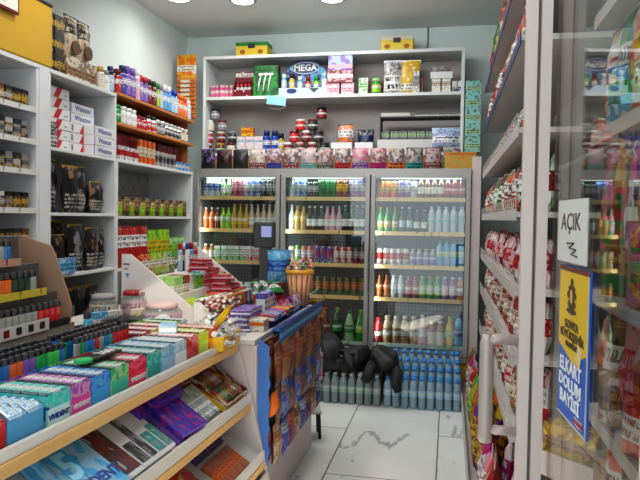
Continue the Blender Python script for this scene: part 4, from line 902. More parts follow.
# ---- lower sloping shelf
LSs = (-.815, .407)
put(bag('crisps_bag', .26, .32, .09, pr('red','yellow','darkred',4,.4,.6,4.), 'red', 6), on_slope(*LSs, .02, 2.16, .05), 'big glossy red bag lying on the lower sloping shelf', 'bag', rz=FX, rx=SL-PI/2)
for r, (c, n, w) in enumerate([(('kraft','orange','red'), 8, .03), (('dark','silver','violet'), 9, .028)]):
    for k in range(n):
        put(carton('chocolate_bar', w*.93, .13, .022, pr(*c, k, .3, .6, 4., ax='Y')), on_slope(*LSs, .08+.15*r, 2.40+w*k*1.05, .0), f'{["orange brown","dark silver"][r]} bar, {ORD[k]} from the left, lower sloping shelf', 'chocolate bar', f'{["orange brown","dark silver"][r]} bars on the lower shelf', rz=FX, rx=SL)
put(carton('dark_red_box', .15, .08, .05, pr('darkred','red','cream',3,.2,.6,4.)), on_slope(*LSs, .29, 2.60), 'small dark red box at the back of the lower shelf', 'box', rz=FX, rx=SL)
for k in range(5):
    put(carton('mint_roll', .022, .11, .022, pr('grey','teal','white',k,.3,.6,4., ax='Y')), on_slope(*LSs, .08, 2.66+.025*k, .0) if False else on_slope(*LSs, .24, 2.68+.021*k, .0), f'grey and teal roll, {ORD[k]} from the left by the end panel', 'mint roll', 'grey teal rolls', rz=FX, rx=SL)
put(carton('brown_display_box', .24, .15, .06, pr('orange','cream','brown',2,.2,.6,4.)), on_slope(*LSs, .03, 1.86), 'orange and cream box near the big red bag', 'box', rz=FX, rx=SL)

# ---- lighters behind the gum
lc = {'green':(.02,.3,.08),'orange':(.6,.13,.02),'blue':(.02,.16,.42),'red':(.5,.02,.02),'purple':(.2,.1,.35),'clear':(.3,.33,.3),'lime':(.05,.5,.1),'teal':(.02,.25,.25), 'dark':(.02,.05,.03)}
def lighters(y0, x0, z, cols_, rows, dx, dy, where, group, colf):
    for r in range(rows):
        for k in range(cols_):
            c = colf(r, k)
            put(lighter(lc[c]), (x0-dx*r, y0+dy*k, z+.001*r), f'{c} lighter, {ORD[k]} from the left, {ORD[r]} row, {where}', 'lighter', group, rz=FX+R.uniform(-.06,.06), s=1.12)
def ltray(y0, y1, x0, x1, z, h, label, c=(.03,.03,.035)):
    t = root('lighter_tray', label, 'tray', (0, 0, 0))
    obj('tray_body', MB().box(x1, y0, z, x0, y1, z+.064).box(x0-.004, y0, z+.064, x0, y1, z+.076).box(x1, y0, z+.064, x1+.004, y1, z+.11).box(x1+.004, y0, z+.064, x0-.004, y0+.004, z+.08).box(x1+.004, y1-.004, z+.064, x0-.004, y1, z+.08).make('tray_body', mat(c, .4)), t)
    for k in range(2): obj('price_tag', cm(('ptag',), lambda: MB().box(0, -.012, 0, .002, .012, .022).make('price_tag', mat((.7,.65,.1), .5))), t, (x0+.001, y0+(y1-y0)*(.25+.5*k), z+.06))
    return t
seqA = ['green','orange','blue','orange','purple','green','lime','blue','purple','clear']
ltray(1.46, 1.94, -1.195, -1.42, .926, .045, 'black lighter tray behind the teal gum box')
lighters(1.48, -1.215, .992, 15, 3, .05, .029, 'black tray behind the teal gum box', 'lighters in the near black tray', lambda r, k: seqA[(k//2+r*3) % 10])
ltray(1.95, 2.345, -1.195, -1.42, .926, .045, 'black lighter tray behind the green and red gum boxes')
seqB = ['clear','green','blue','blue','red','clear','blue','teal','red','red','red']
lighters(1.97, -1.215, .992, 12, 3, .05, .029, 'black tray behind the red gum box', 'lighters in the far black tray', lambda r, k: seqB[(k+r) % 11] if k < 9 else 'red')
# the whole gum counter stands turned a little out of line with the wall
PV, PA = Vector((-.935, 2.80, 0)), math.radians(-2.4)
for o in SC.objects:
    if o.name not in before_counter and o.parent is None:
        d_ = o.location-PV; c_, s_ = math.cos(PA), math.sin(PA)
        o.location = PV+Vector((d_.x*c_-d_.y*s_, d_.x*s_+d_.y*c_, d_.z))
        e_ = (Matrix.Rotation(PA, 3, 'Z') @ o.rotation_euler.to_matrix()).to_euler(); o.rotation_euler = e_
# tiered lighter rack
rk = root('lighter_rack', 'tiered cardboard lighter rack with brown side panel on the near left counter', 'display rack', (0, 0, 0))
CARD = mat((.36,.22,.15), .6)
tiers = [(-1.60, 1.035, 1.62, 2.45, 'dark'), (-1.66, 1.165, 1.62, 2.38, 'yellow'), (-1.72, 1.29, 1.62, 2.30, 'pattern'), (-1.78, 1.405, 1.62, 2.22, 'pattern')]
DOT = pricemat((.50,.28,.2), (.12,.05,.03), 'dotted_card'); YL = pricemat((.62,.5,.05), (.35,.2,.02), 'yellow_card')
obj('side_panel', MB().prism([(-1.62,.926),(-1.60,1.1),(-1.68,1.32),(-1.70,1.36),(-1.84,1.40),(-2.0,1.40),(-2.0,.926)], 2.50, 2.508, 'y').make('side_panel', CARD), rk)
obj('base_body', MB().box(-2.0, 1.62, .926, -1.58, 2.49, 1.034).make('base_body', mat((.25,.22,.2), .6)), rk)
obj('riser', MB().box(-2.0, 1.62, 1.0345, -1.665, 2.49, 1.163).box(-2.0, 1.62, 1.1635, -1.725, 2.45, 1.287).box(-2.0, 1.62, 1.2875, -1.785, 2.4, 1.402).make('riser', mat((.1,.09,.09), .6)), rk)
for x, z, a, c, kd in tiers:
    obj('tier_lip', MB().box(0, -.004, 0, c-a, 0, .03).make('tier_lip', {'dark': mat('dark', .4), 'yellow': YL, 'pattern': DOT}[kd]), rk, (x+.018, a, z-.002), (0, 0, FX))
tn = ['lowest', 'second', 'third', 'top']
for ti, (x, z, a, c, kd) in enumerate(tiers):
    n = int((c-a-.02)/.038)
    for k in range(n):
        far = n-1-k
        if ti == 0: col = 'red' if far < 4 else 'purple' if far > 11 else 'clear'
        elif ti == 1: col = ['clear','dark','dark','dark','orange','orange','orange','green','clear','lime'][far % 10]
        else: col = ['clear','purple','blue','clear','dark','purple'][(far+ti) % 6]
        y = a+.02+.038*k
        put(lighter(lc[col]), (x-.005, y, z), f'{col} lighter, {ORD[k]} from the left, {tn[ti]} tier of the cardboard rack', 'lighter', 'lighters in the tiered rack', rz=FX+R.uniform(-.05,.05), s=1.4)
t = root('picture_sleeve', 'white printed sleeve with symbols wrapped round the lowest tier of lighters', 'sleeve', (0, 0, 0))
obj('sleeve', MB().box(-1.574, 2.00, 1.034, -1.572, 2.30, 1.082).make('sleeve', mat((.62,.6,.6), .5)), t)
for k in range(4): obj('printed_mark', MB().box(-1.5715, 2.03+.07*k, 1.045, -1.570, 2.06+.07*k, 1.072, ch=.0003).make('printed_mark', mat('darkred' if k == 0 else 'dark', .5)), t)
t = put([('pocket_lighter', lighter((.1,.45,.6))[0][1]), ('metal_hood', lighter((.1,.45,.6))[1][1])], (-1.56, 2.565, .926), 'large sky blue lighter standing alone beside the rack', 'lighter', rz=FX, s=2.0)

# ------------------------------------------------------------------ till area between the counters
st = root('sales_counter', 'white rear counter below the till and the candy stands', 'counter')
obj('counter_body', MB().box(-2.02, 2.83, 0, -.875, 4.08, .905, ch=.003).make('counter_body', PINKW), st)
obj('counter_top', MB().box(-2.04, 2.822, .906, -.87, 4.09, .929, ch=.003).make('counter_top', mat((.6,.57,.54), .4)), st)
obj('front_panel', MB().box(-.874, 2.83, 0, -.862, 4.08, .90).make('front_panel', PINKW), st)
ct_ = root('back_counter', 'white counter top carrying the card terminal left of the gum counter', 'counter')
obj('counter_top', MB().prism([(-2.04, 1.5), (-1.605, 1.5), (-1.552, 2.77), (-1.552, 2.818), (-2.04, 2.818)], .905, .925, 'z').make('counter_top', mat((.6,.57,.54), .4)), ct_); obj('counter_body', MB().box(-2.02, 1.52, 0, -1.75, 2.80, .904).make('counter_body', OFFW), ct_)
ZC = .93
# card terminal: long black low device
t = root('card_terminal', 'black card payment terminal lying on the counter in front of the clear tubs', 'card terminal', (-1.50, 2.60, .9265), FX+.25); t.scale = (1.5, 1.5, 1.5)
obj('body', MB().prism([(-.06,0),(.14,0),(.14,.035),(.06,.05),(-.06,.075)], -.05, .05, 'x').make('body', mat((.012,.012,.014), .3)), t)
obj('screen', MB().box(-.035, -.055, .068, .035, -.01, .072).make('screen', mat((.06,.07,.08), .15)), t, rot=(-.15, 0, 0))
for r in range(3):
    for k in range(3): obj('key', cm(('key',), lambda: MB().box(-.008, -.006, 0, .008, .006, .004, ch=.001).make('key', mat('grey', .5))), t, (-.022+.022*k, .02+.018*r, .060-.006*r))
t = root('cash_drawer', 'flat black box beside the card terminal', 'box', (-1.50, 2.96, ZC), FX)
obj('box_body', MB().box(-.09, -.08, 0, .12, .1, .05, ch=.008).make('box_body', mat('black', .35)), t); obj('box_lid', MB().box(-.085, -.075, .05, .115, .095, .058, ch=.003).make('box_lid', mat('dark', .3)), t)
# clear tubs
CLR = clearplastic((.7,.72,.72), .8)
def tub(name, label, loc, r, h, fillc, lidc, labelc=None):
    t = root(name, label, 'tub', loc)
    obj('tub_wall', MB().lathe([(r*.92, 0), (r, .02), (r, h*.8), (r*.82, h)], 24).make('tub_wall', CLR), t)
    obj('lid', MB().lathe([(r*.8, h), (r*.8, h+.018), (r*.7, h+.024)], 24).make('lid', lidc if not isinstance(lidc, (str, tuple)) else mat(lidc, .35)), t)
    obj('contents', MB().lathe([(r*.85, .004), (r*.95, .03), (r*.95, h*.76), (r*.7, h*.9)], 20).make('contents', pr(*fillc, 3, .1, .9, 9.)), t)
    if labelc: obj('round_label', MB().prism([(.04*math.cos(a), h*.5+.035*math.sin(a)) for a in [2*PI*i/16 for i in range(16)]], -r-.004, -r-.001, 'y').make('round_label', mat(labelc, .5)), t, rot=(0, 0, .5))
    return t
tub('clear_tub', 'wide clear tub of pink and green sweets with white round label', (-1.40, 3.05-.08, ZC), .10, .11, ('palegreen','palepink','pink'), (.6,.42,.4), 'white')
tub('clear_tub', 'clear dome jar of brown sweets left of the triangular panel', (-1.76, 3.04, ZC), .075, .13, ('kraft','cream','brown'), (.35,.33,.32))
tub('clear_tub', 'second clear jar with red and white lid print behind the small boxes', (-1.62, 3.10, ZC+.0), .07, .15, ('lightgrey','palepink','red'), pr('white','red','dark',3,.1,.9,5., ax='X'))
for k, (y, x, c, l) in enumerate([(2.86, -1.70, 'sky', 'blue and white card box before the clear jars'), (2.93, -1.66, 'white', 'white card box with dark lettering before the clear jars'), (3.02, -1.57, 'cream', 'cream card box with brown lettering before the clear jars')]):
    put(carton('card_box', .08, .04, .09, pr(c, 'white' if c == 'sky' else 'dark', 'sky' if c == 'sky' else 'cream', k, .4, .65, 5.)), (x+.02, y, ZC), l, 'box', rz=FX-.3)
# tiered candy stand with triangular side panel
cs = root('candy_stand', 'tiered white candy stand with large triangular side panel behind the till', 'display stand')
TP = mat((.72,.68,.66), .45)
pt = obj('side_panel', MB().prism([(-1.70,ZC+.005),(-1.27,ZC+.005),(-1.27,1.0),(-1.65,1.292),(-1.70,1.292)], 3.115, 3.125, 'y').make('side_panel', TP), cs)
obj('side_panel', MB().prism([(-1.70,ZC+.005),(-1.27,ZC+.005),(-1.27,1.0),(-1.65,1.292),(-1.70,1.292)], 4.04, 4.05, 'y').make('side_panel', TP), cs)
obj('printed_mark', MB().box(-1.69, 3.1135, 1.235, -1.655, 3.1149, 1.242).box(-1.685, 3.1135, 1.21, -1.665, 3.1149, 1.216).make('printed_mark', mat('darkred', .5)), cs)
obj('printed_mark', MB().prism([(-1.68,1.19),(-1.655,1.19),(-1.665,1.165)], 3.1135, 3.1149, 'y').make('printed_mark', mat('sky', .5)), cs)
steps = [(-1.27, -1.40, .99), (-1.40, -1.53, 1.08), (-1.53, -1.70, 1.16)]
for a, b, z in steps: obj('step', MB().box(b, 3.126, ZC+.005, a-.001, 4.039, z).make('step', TP), cs)
# goods on the steps
put(carton('lime_box', .15, .10, .06, pr('lime','palegreen','yellow',3,.2,.7,3.)), (-1.34, 3.22, .991), 'lime green box on the lowest step by the triangular panel', 'box', rz=FX)
for k in range(9):
    c = ['palegreen','palegreen','palegreen','palegreen','darkgreen','red','red','white','paleblue'][k]
    put(carton('chewing_stick_pack', .024, .10, .09, pr(c,'white','lime' if k < 5 else c,k,.1,.5,4.)), (-1.465, 3.16+.03*k, 1.081), f'{c.replace("pale","pale ").replace("dark","dark ")} slim pack, {ORD[k]} from the left on the middle step', 'packet', 'slim packs on the middle step', rz=FX)
put(carton('green_box', .12, .1, .08, pr('green','lime','palegreen',3,.2,.7,3.)), (-1.465, 3.5, 1.081), 'dark green box on the middle step', 'box', rz=FX)
put(carton('green_box', .15, .1, .05, pr('green','palegreen','lime',4,.2,.7,3.)), (-1.34, 3.39, .991), 'flat green carton on the lowest step', 'box', rz=FX)
for k in range(6):
    put(bag('candy_bag', .09, .13, .04, pr(['red','red','lime','lime','palegreen','green'][k],'white','yellow',k,.4,.7,5.), 'lime' if k > 1 else 'red', k), (-1.62, 3.17+.075*k, 1.161), f'{["red","red","lime","lime","pale green","green"][k]} sweet bag, {ORD[k]} from the left on the upper step', 'bag', 'sweet bags on the upper step', rz=FX+R.uniform(-.2,.2))
for k in range(7):
    c = ['paleblue','white','darkred','sky','white','red','blue'][k]
    put(bottle('bubble_tube', .17, .016, c, ['red','blue','white'][k % 3], c, 'spray'), (-1.60+.035*(k % 2), 3.64+.03*k, 1.161), f'{c.replace("pale","pale ").replace("dark","dark ")} bubble tube, {ORD[k]} from the left on the upper step', 'tube toy', 'bubble tubes', rz=FX)
put(carton('sky_box', .10, .08, .09, pr('sky','paleblue','white',2,.2,.7,3.)), (-1.465, 3.64, 1.081), 'sky blue box under the bubble tubes', 'box', rz=FX)
put(carton('green_leaf_box', .06, .16, .04, pr('darkgreen','palegreen','lime',3,.2,.8,3.)), (-1.45, 3.77, 1.10), 'dark green box tilted beside the red packs', 'box', rz=FX+.5, ry=.5)
# heap of red biscuit packs
nred = 0
for lv in range(5):
    for r in range(5-lv//1 if lv < 4 else 1):
        for q in range(2):
            y = 3.60+.088*r+.03*lv; x = -1.33-.13*q-.01*lv; z = (.992 if q == 0 else 1.082)+.031*lv
            if y > 4.0: continue
            put(carton('biscuit_pack', .085, .12, .028, pr('red','palepink','darkred',nred % 5,.2,.6,5.)), (x+R.uniform(-.02,.02), y+R.uniform(-.015,.015), z), f'red biscuit pack, {ORD[lv]} layer up, {ORD[r]} from the left, {["front","rear"][q]} pile', 'packet', 'heap of red biscuit packs', rz=FX+R.uniform(-.5,.5)); nred += 1
# wafer roll boxes (white with red print)
for k in range(2):
    t = put(carton('wafer_box', .30, .055, .06, pr('white','palepink','darkred',7+k,.35,.7,9., art=.8)), (-1.235, 3.22+.32*k, ZC+.012), f'long white box with red print, {["near","far"][k]} one before the candy stand', 'box', 'long white boxes with red print', rz=FX-.05)
t = put(carton('wafer_box', .34, .06, .06, pr('white','cream','darkred',12,.35,.7,9., art=.8)), (-1.24, 3.30, ZC+.075), 'long white box with red lettering lying across the other long boxes', 'box', rz=FX-.12)
rr_ = random.Random(11)
# red open carton with white triangular side
t = root('red_open_carton', 'red open carton with slanting white side panel', 'display box', (-1.14, 3.14, ZC), FX)
obj('side_panel', MB().prism([(0,0),(.13,0),(.13,.13),(.09,.13),(0,.03)], -.08, -.075, 'x').make('side_panel', TP), t)
obj('side_panel', MB().prism([(0,0),(.13,0),(.13,.13),(.09,.13),(0,.03)], .10, .105, 'x').make('side_panel', mat('darkred', .4)), t)
obj('tray', MB().box(-.075, 0, 0, .10, .13, .03).box(-.075, .12, .03, .10, .13, .13).make('tray', mat('darkred', .4)), t)
for k in range(5): put(carton('chocolate_bar', .03, .07, .05, pr('darkred','red','white',k,.3,.6,4.)), (-1.20, 3.085+.034*k, ZC+.031), f'red bar, {ORD[k]} from the left in the carton with the slanting side', 'chocolate bar', 'red bars in the slanting carton', rz=FX)
rs_ = cm(('wr2',), lambda: MB().pillow(.036, .065, .03, 5, 7, seal=.2).make('wrapped_sweet', pr('darkred','white','red',3,.4,.6,4.)))
for k in range(30):
    lay, i = divmod(k, 15) if k < 30 else (2, 0); r, c = divmod(i, 5)
    put([('wrapped_sweet', rs_), ('twist_end', cm(('wr2t',), lambda: MB().lathe([(.011,-.008),(.003,.003),(.003,.062),(.011,.073)], 7).make('twist_end', mat('cream', .3))))], (-1.235+.045*r+rr_.uniform(-.008,.008), 3.075+.04*c+rr_.uniform(-.008,.008), ZC+.095+.028*lay), f'dark red wrapped sweet, {["lower","upper"][lay]} layer, {ORD[r]} row, {ORD[c]} from the left, slanting carton', 'sweet', 'dark red wrapped sweets on the slanting carton', rz=rr_.uniform(0, 3), rx=PI/2+rr_.uniform(-.4,.4))
# row of upright orange and violet bars
t = root('bar_display_box', 'long orange display box of upright chocolate bars', 'display box', (-1.13, 3.30, ZC), FX)
obj('tray', MB().box(0, 0, 0, .40, .09, .004).box(0, 0, .004, .40, .004, .05).box(0, .086, .004, .40, .09, .14).box(0, .004, .004, .004, .086, .1).box(.396, .004, .004, .4, .086, .1).make('tray', pr('red','orange','yellow',4,.4,.6,5.)), t)
for k in range(15):
    c = ['orange','darkred'][k % 2] if k < 10 else ['violet','blue','white'][k % 3]
    put(carton('chocolate_bar', .022, .055, .13, pr(c,'brown' if k < 10 else 'darkblue','gold',k,.2,.5,4.)), (-1.17, 3.315+.0262*k, ZC+.005), f'{c.replace("darkred","dark red")} upright bar, {ORD[k]} from the left in the long orange box', 'chocolate bar', 'upright bars in the orange box', rz=FX, rx=-.1)
# stack of purple/white chocolate packs
for r in range(4):
    for q in range(2):
        put(carton('chocolate_pack', .11, .10, .025, pr('violet','white','purple',r,.2,.6,4.)), (-1.01, 3.05+.12*q+.005*r, ZC+.001+.026*r), f'violet and white chocolate pack, {ORD[r]} layer up, {["left","right"][q]} pile beside the wrapped sweets', 'packet', 'violet chocolate packs', rz=FX+R.uniform(-.2,.2))
for k in range(14):
    put(carton('red_sweet_stick', .02, .09, .02, pr('darkred','kraft','brown',k,.3,.6,4., ax='Y')), (-1.085+.01*(k % 3), 2.96+.022*k, ZC+.001+.021*(k % 2)), f'dark red sweet stick, {ORD[k]} from the left behind the violet packs', 'sweet', 'dark red sweet sticks', rz=FX+R.uniform(-.4,.4)) if k % 14 < 5 else None
# yellow carton tray with wrapped sweets and a banana-yellow pack
t = root('yellow_tray', 'bright yellow carton tray of wrapped sweets at the counter corner', 'tray', (-1.00, 2.655, .927), FX)
obj('tray_body', MB().box(-.10, -.075, 0, .12, .075, .004).box(-.10, -.075, .004, .12, -.071, .06).box(-.10, .071, .004, .12, .075, .07).box(-.10, -.071, .004, -.096, .071, .06).box(.116, -.071, .004, .12, .071, .06).make('tray_body', mat((.72,.45,.02), .45)), t)
obj('front_label', MB().box(-.03, -.0765, .012, .06, -.0752, .048).make('front_label', pr('white','orange','dark',3,.2,.8,6.)), t)
cand = cm(('wr',), lambda: MB().pillow(.028, .05, .022, 5, 7, seal=.22).make('wrapped_sweet', pr('lightgrey','white','dark',3,.4,.6,5.)))
CS_ = 1.45
tw = cm(('wrt',), lambda: MB().lathe([(.009,-.007),(.003,.002),(.003,.048),(.009,.057)], 7).make('twist_end', mat('lightgrey', .3)))
rr = random.Random(4)
for k in range(34):
    lay, i = divmod(k, 15); r, c = divmod(i, 5)
    put([('wrapped_sweet', cand), ('twist_end', tw)], (-1.05+.042*r+rr.uniform(-.008,.008), 2.575+.038*c+rr.uniform(-.006,.006), .957+.026*lay), f'grey and white wrapped sweet, layer {["one","two","three"][lay]}, {ORD[r]} row, {ORD[c]} from the left in yellow tray', 'sweet', 'wrapped sweets in the yellow tray', rz=rr.uniform(0, 3), rx=PI/2+rr.uniform(-.4,.4), s=CS_)
for k in range(30):
    lay, i = divmod(k, 15); r, c = divmod(i, 5)
    put([('wrapped_sweet', cand), ('twist_end', tw)], (-1.17+.065*r+rr.uniform(-.008,.008), 2.85+.05*c+rr.uniform(-.006,.006), ZC+.018+.035*lay), f'loose wrapped sweet, layer {["one","two"][lay]}, {ORD[r]} row, {ORD[c]} from the left behind yellow tray', 'sweet', 'wrapped sweets heaped behind the yellow tray', rz=rr.uniform(0, 3), rx=PI/2+rr.uniform(-.4,.4), s=CS_)
put(bag('banana_pack', .05, .12, .03, mat('yellow', .4), 'gold', 2), (-1.0, 2.66, ZC+.08), 'yellow pack sticking up from the wrapped sweets', 'bag', rz=FX, rx=.6)
# orange-cream box right of it
put(carton('cream_box', .09, .08, .06, pr('cream','orange','white',2,.5,.8,3.)), (-.925, 3.07, ZC), 'cream and orange box between the yellow tray and the blue rack', 'box', rz=FX)

# more packs crammed along the rear counter
pal_ = [('red','white','darkred','red'), ('violet','white','purple','lilac'), ('orange','cream','red','orange'), ('blue','sky','white','blue'), ('magenta','white','pink','magenta'), ('cream','red','brown','cream'), ('darkblue','violet','white','navy'), ('yellow','red','orange','yellow')]
for k in range(8):
    c = pal_[(k*3) % 8]
    put(carton('wafer_pack', .05, .09, .03, pr(c[0],c[1],c[2],k,.2,.7,4.)), (-.915, 3.17+.055*k, ZC+.036), f'{c[3]} wafer pack, {ORD[k]} from the left in the blue rack top tray', 'packet', 'wafer packs in the blue top tray', rz=FX+R.uniform(-.2,.2), rx=.1)
for k in range(8):
    c = pal_[(k*5+1) % 8]
    put(carton('wafer_pack', .045, .08, .09, pr(c[0],c[1],c[2],k+9,.3,.7,4.)), (-1.055, 3.58+.0*k+.05*(k % 4), ZC+.001+(.091 if k > 3 else 0)), f'{c[3]} upright wafer box, {ORD[k % 4]} from the left, {["lower","upper"][k//4]} row before the green sweet bags', 'box', 'upright wafer boxes', rz=FX+R.uniform(-.08,.08)) if k < 4 else None
for k in range(7):
    c = pal_[(k*3+2) % 8]
    put(carton('gum_tub_box', .07, .07, .06, pr(c[0],c[1],c[2],k+3,.3,.7,4.)), (-1.335, 3.52+.077*k, .991), f'{c[3]} small box, {ORD[k]} from the left on the lowest stand step', 'box', 'small boxes on the lowest stand step', rz=FX+R.uniform(-.2,.2)) if k < 1 else None
for k in range(6):
    c = pal_[(k*3+4) % 8]
    put(carton('sweet_box', .055, .10, .05, pr(c[0],c[1],c[2],k+5,.3,.7,4.)), (-1.215, 3.62+.07*k, ZC+.001), f'{c[3]} low sweet box, {ORD[k]} from the left before the red biscuit packs', 'box', 'low sweet boxes', rz=FX+R.uniform(-.2,.2)) if 3.62+.07*k < 3.9 else None
# ------------------------------------------------------------------ blue peg rack of snack bags on the counter front
pr_ = root('snack_rack', 'blue hanging rack with rows of nut and snack bags on the counter front', 'display rack')
BLM = mat((.02,.10,.36), .45)
obj('top_tray', MB().prism([(-1.0,ZC+.001),(-.80,ZC-.02),(-.80,ZC+.035),(-.805,ZC+.035),(-.81,ZC-.01),(-1.0,ZC+.012)], 3.13, 4.05, 'y').make('top_tray', BLM), pr_)
obj('front_band', MB().box(-.799, 3.0, ZC-.045, -.795, 4.05, ZC+.03).make('front_band', pr((.012,.05,.2),'sky','blue',8,.3,.6,3., art=.8)), pr_)
sc_ = [(-.86,.93)]+[(-.80-.012*math.sin(i*1.05)**2, .93-.035*i) for i in range(1, 18)]+[(-.86,.32)]
obj('side_card', MB().prism(sc_, 2.852, 2.858, 'y').make('side_card', mat((.05,.15,.42), .5)), pr_, label='blue scalloped side card')
for z in (.89, .70, .51): obj('peg_rail', MB().box(-.861, 2.9, z, -.853, 4.06, z+.012).make('peg_rail', mat('dark', .4)), pr_)
nb = 8
bagc = [[('kraft','darkred','brown'), ('brown','kraft','darkred')], [('blue','kraft','paleblue'), ('brown','blue','kraft')], [('darkblue','kraft','red'), ('kraft','brown','cream'), ('blue','paleblue','darkred')]]
bn = [['tan nut bag','brown nut bag'], ['blue snack bag','brown and blue snack bag'], ['navy snack bag','tan snack bag','bright blue snack bag']]
for r, z in enumerate((.90, .71, .52)):
    for q in range(2):
        for k in range(nb):
            c = bagc[r][(k+q) % len(bagc[r])]; d = bn[r][(k+q) % len(bagc[r])]
            b_ = bag('nut_bag', .128, .205, .04, pr(*c, k*3+r, .55, .8, 7.), c[1], k)
            o = put([('nut_bag', b_[0][1]), ('top_seal', b_[1][1])], (-.832+.038*q, 2.96+.136*k+.01*q, z-.20-.01*q), f'{d}, {ORD[k]} from the left, {["top","middle","lowest"][r]} hanging row, {["inner","outer"][q]} layer', 'snack bag', f'snack bags on the {["top","middle","lowest"][r]} row of the blue rack', rz=FX+R.uniform(-.12,.12), rx=-.04)
put(bag('orange_bag', .08, .12, .05, mat('orange', .5), 'orange', 2), (-.80, 2.885, .56), 'crumpled orange bag hanging at the rack corner', 'bag', rz=FX, rx=.1)
for k, (y, z) in enumerate(((3.05, .30), (3.45, .305))):
    t = root('binder_clip', f'dark blue binder clip under the {["left","right"][k]} part of the lowest bags', 'clip', (-.83, y, z), FX)
    obj('clip_body', MB().prism([(-.012,0),(.012,0),(.004,.022),(-.004,.022)], -.02, .02, 'x').make('clip_body', mat('darkblue', .4)), t)
    for s in (-.008, .008): obj('wire_handle', MB().tube([(-.012, s, 0), (-.005, s*1.5, -.03), (.005, s*1.5, -.03), (.012, s, 0)], .0018, 5).make('wire_handle', mat('dark', .3, .8)), t)
# red/green bag group hanging at the far end and floor-stand foot
for k, (c, y, z, d) in enumerate([(('green','white','darkred'), 4.16, .50, 'green and white snack bag jutting past the rack end'), (('red','palepink','white'), 4.19, .40, 'red and white snack bag jutting past the rack end'), (('brown','yellow','black'), 4.18, .76, 'brown and yellow bag at the rack top end'), (('darkgreen','dark','kraft'), 4.17, .62, 'dark green bag at the rack end')]):
    put(bag('snack_bag', .14, .19, .05, pr(*c, k, .4, .7, 5.), c[1], k), (-.885+.012*k, y-.005, z), d, 'snack bag', rz=.5+.2*k)
t = root('folding_stand', 'small black and white stool foot poking out past the counter end', 'stool', (-.93, 4.24, 0), .3)
obj('seat', MB().box(-.12, -.07, .17, .10, .10, .19, ch=.006).make('seat', mat((.5,.48,.46), .5)), t)
for sx in (-.09, .08):
    for sy in (-.05, .08): obj('leg', MB().tube([(sx, sy, .17), (sx*1.1, sy*1.1, 0)], .011, 8).make('leg', mat('black', .4)), t)
# striped bucket with lollipops
bk = root('striped_bucket', 'yellow, orange and pink striped bucket of lollipops on the blue rack', 'bucket', (-.925, 3.95, ZC+.012)); bk.scale = (.68, .68, 1)
def stripe():
    t = NT('striped_paper'); tc = t.node('ShaderNodeTexCoord'); sep = t.node('ShaderNodeSeparateXYZ'); t.link(tc.outputs['Object'], sep.inputs[0])
    a = t.math('ARCTAN2', sep.outputs[1], sep.outputs[0]); f = t.math('FRACT', t.math('MULTIPLY', a, 14/(2*PI)))
    c = t.mix(t.math('GREATER_THAN', f, .33), (.70,.42,.1), (.6,.04,.12)); c = t.mix(t.math('GREATER_THAN', f, .66), c, (.62,.55,.28)); t.link(c, t.b.inputs['Base Color']); return t.m
obj('bucket_wall', MB().lathe([(.085,0),(.125,.21),(.118,.21),(.08,.01)], 28).make('bucket_wall', stripe()), bk)
obj('rim', MB().lathe([(.124,.2),(.134,.205),(.134,.225),(.12,.228),(.118,.2)], 28).make('rim', mat((.75,.36,.03), .4)), bk)
obj('handle', MB().tube([(.13*math.cos(a), .0, .21-.1*math.sin(a)) for a in [PI*i/10 for i in range(11)]], .003, 5).make('handle', mat('white', .5)), bk, rot=(.9, 0, .6))
stick = cm(('ls',), lambda: MB().tube([(0,0,0),(0,0,.07)], .002, 5).make('stick', mat('white', .5)))
for k in range(16):
    c = ['red','orange','palepink','cream','green','darkred'][k % 6]; a = k*2.4; r_ = .025*math.sqrt(k)
    hd = cm(('lh2', c), lambda: MB().lathe([(.004,.065),(.014,.072),(.016,.085),(.012,.096),(.003,.102)], 10).make('lollipop_head', pr(c,'white',c,2,.4,.6,5.)))
    o = put([('lollipop', hd), ('stick', stick)], (-.925+.68*r_*math.cos(a), 3.95+.68*r_*math.sin(a), ZC+.165+.02*(k % 3)), f'{c.replace("palepink","pale pink").replace("darkred","dark red")} lollipop, {["centre of","middle ring of","outer ring of"][0 if k < 4 else 1 if k < 10 else 2]} the striped bucket, {ORD[k]} clockwise', 'lollipop', 'lollipops in the striped bucket', rx=.25*math.sin(a), ry=.25*math.cos(a))
# blue bags, green heap, pink toys
put(carton('bag_riser', .18, .10, .155, pr('darkred','red','dark',1,.2,.5,4.)), (-1.065, 3.975, ZC), 'dark red carton under the two blue bags', 'box', rz=FX)
for k, (y, c, d) in enumerate([(3.93, ('sky','blue','paleblue'), 'sky blue crisps bag left of the striped bucket'), (4.02, ('sky','dark','paleblue'), 'blue and black crisps bag behind the striped bucket')]):
    put(bag('crisps_bag', .13, .2, .07, pr(*c, k+3, .35, .7, 5.), 'sky', k), (-1.065, y, ZC+.156), d, 'bag', rz=.35)
for k in range(12):
    c = ['green','darkgreen','white','palegreen'][k % 4]
    put(bag('green_sweet_bag', .09, .10, .035, pr(c,'white','green',k,.3,.7,4.), 'green', k), (-1.14+.045*(k % 3), 3.76+.05*(k//3 % 4), ZC+.03+.035*(k//4)), f'{c.replace("pale","pale ").replace("dark","dark ")} sweet bag, {ORD[k]} of the green heap counted from the left', 'bag', 'heap of green sweet bags', rz=R.uniform(0,2), rx=-1.1+R.uniform(-.3,.3))
for k in range(9):
    c = ['pink','palepink','magenta','blue','purple','white','pink','palepink','cream'][k]
    put(bag('toy_sweet_pack', .06, .095, .04, pr(c,'white','magenta',k,.3,.7,4.), c, k), (-.93+.03*(k % 2), 3.50+.042*k, ZC+.005), f'{c.replace("pale","pale ")} sweet pack, {ORD[k]} from the left along the blue rack edge', 'bag', 'small sweet packs along the rack edge', rz=FX+R.uniform(-.4,.4))
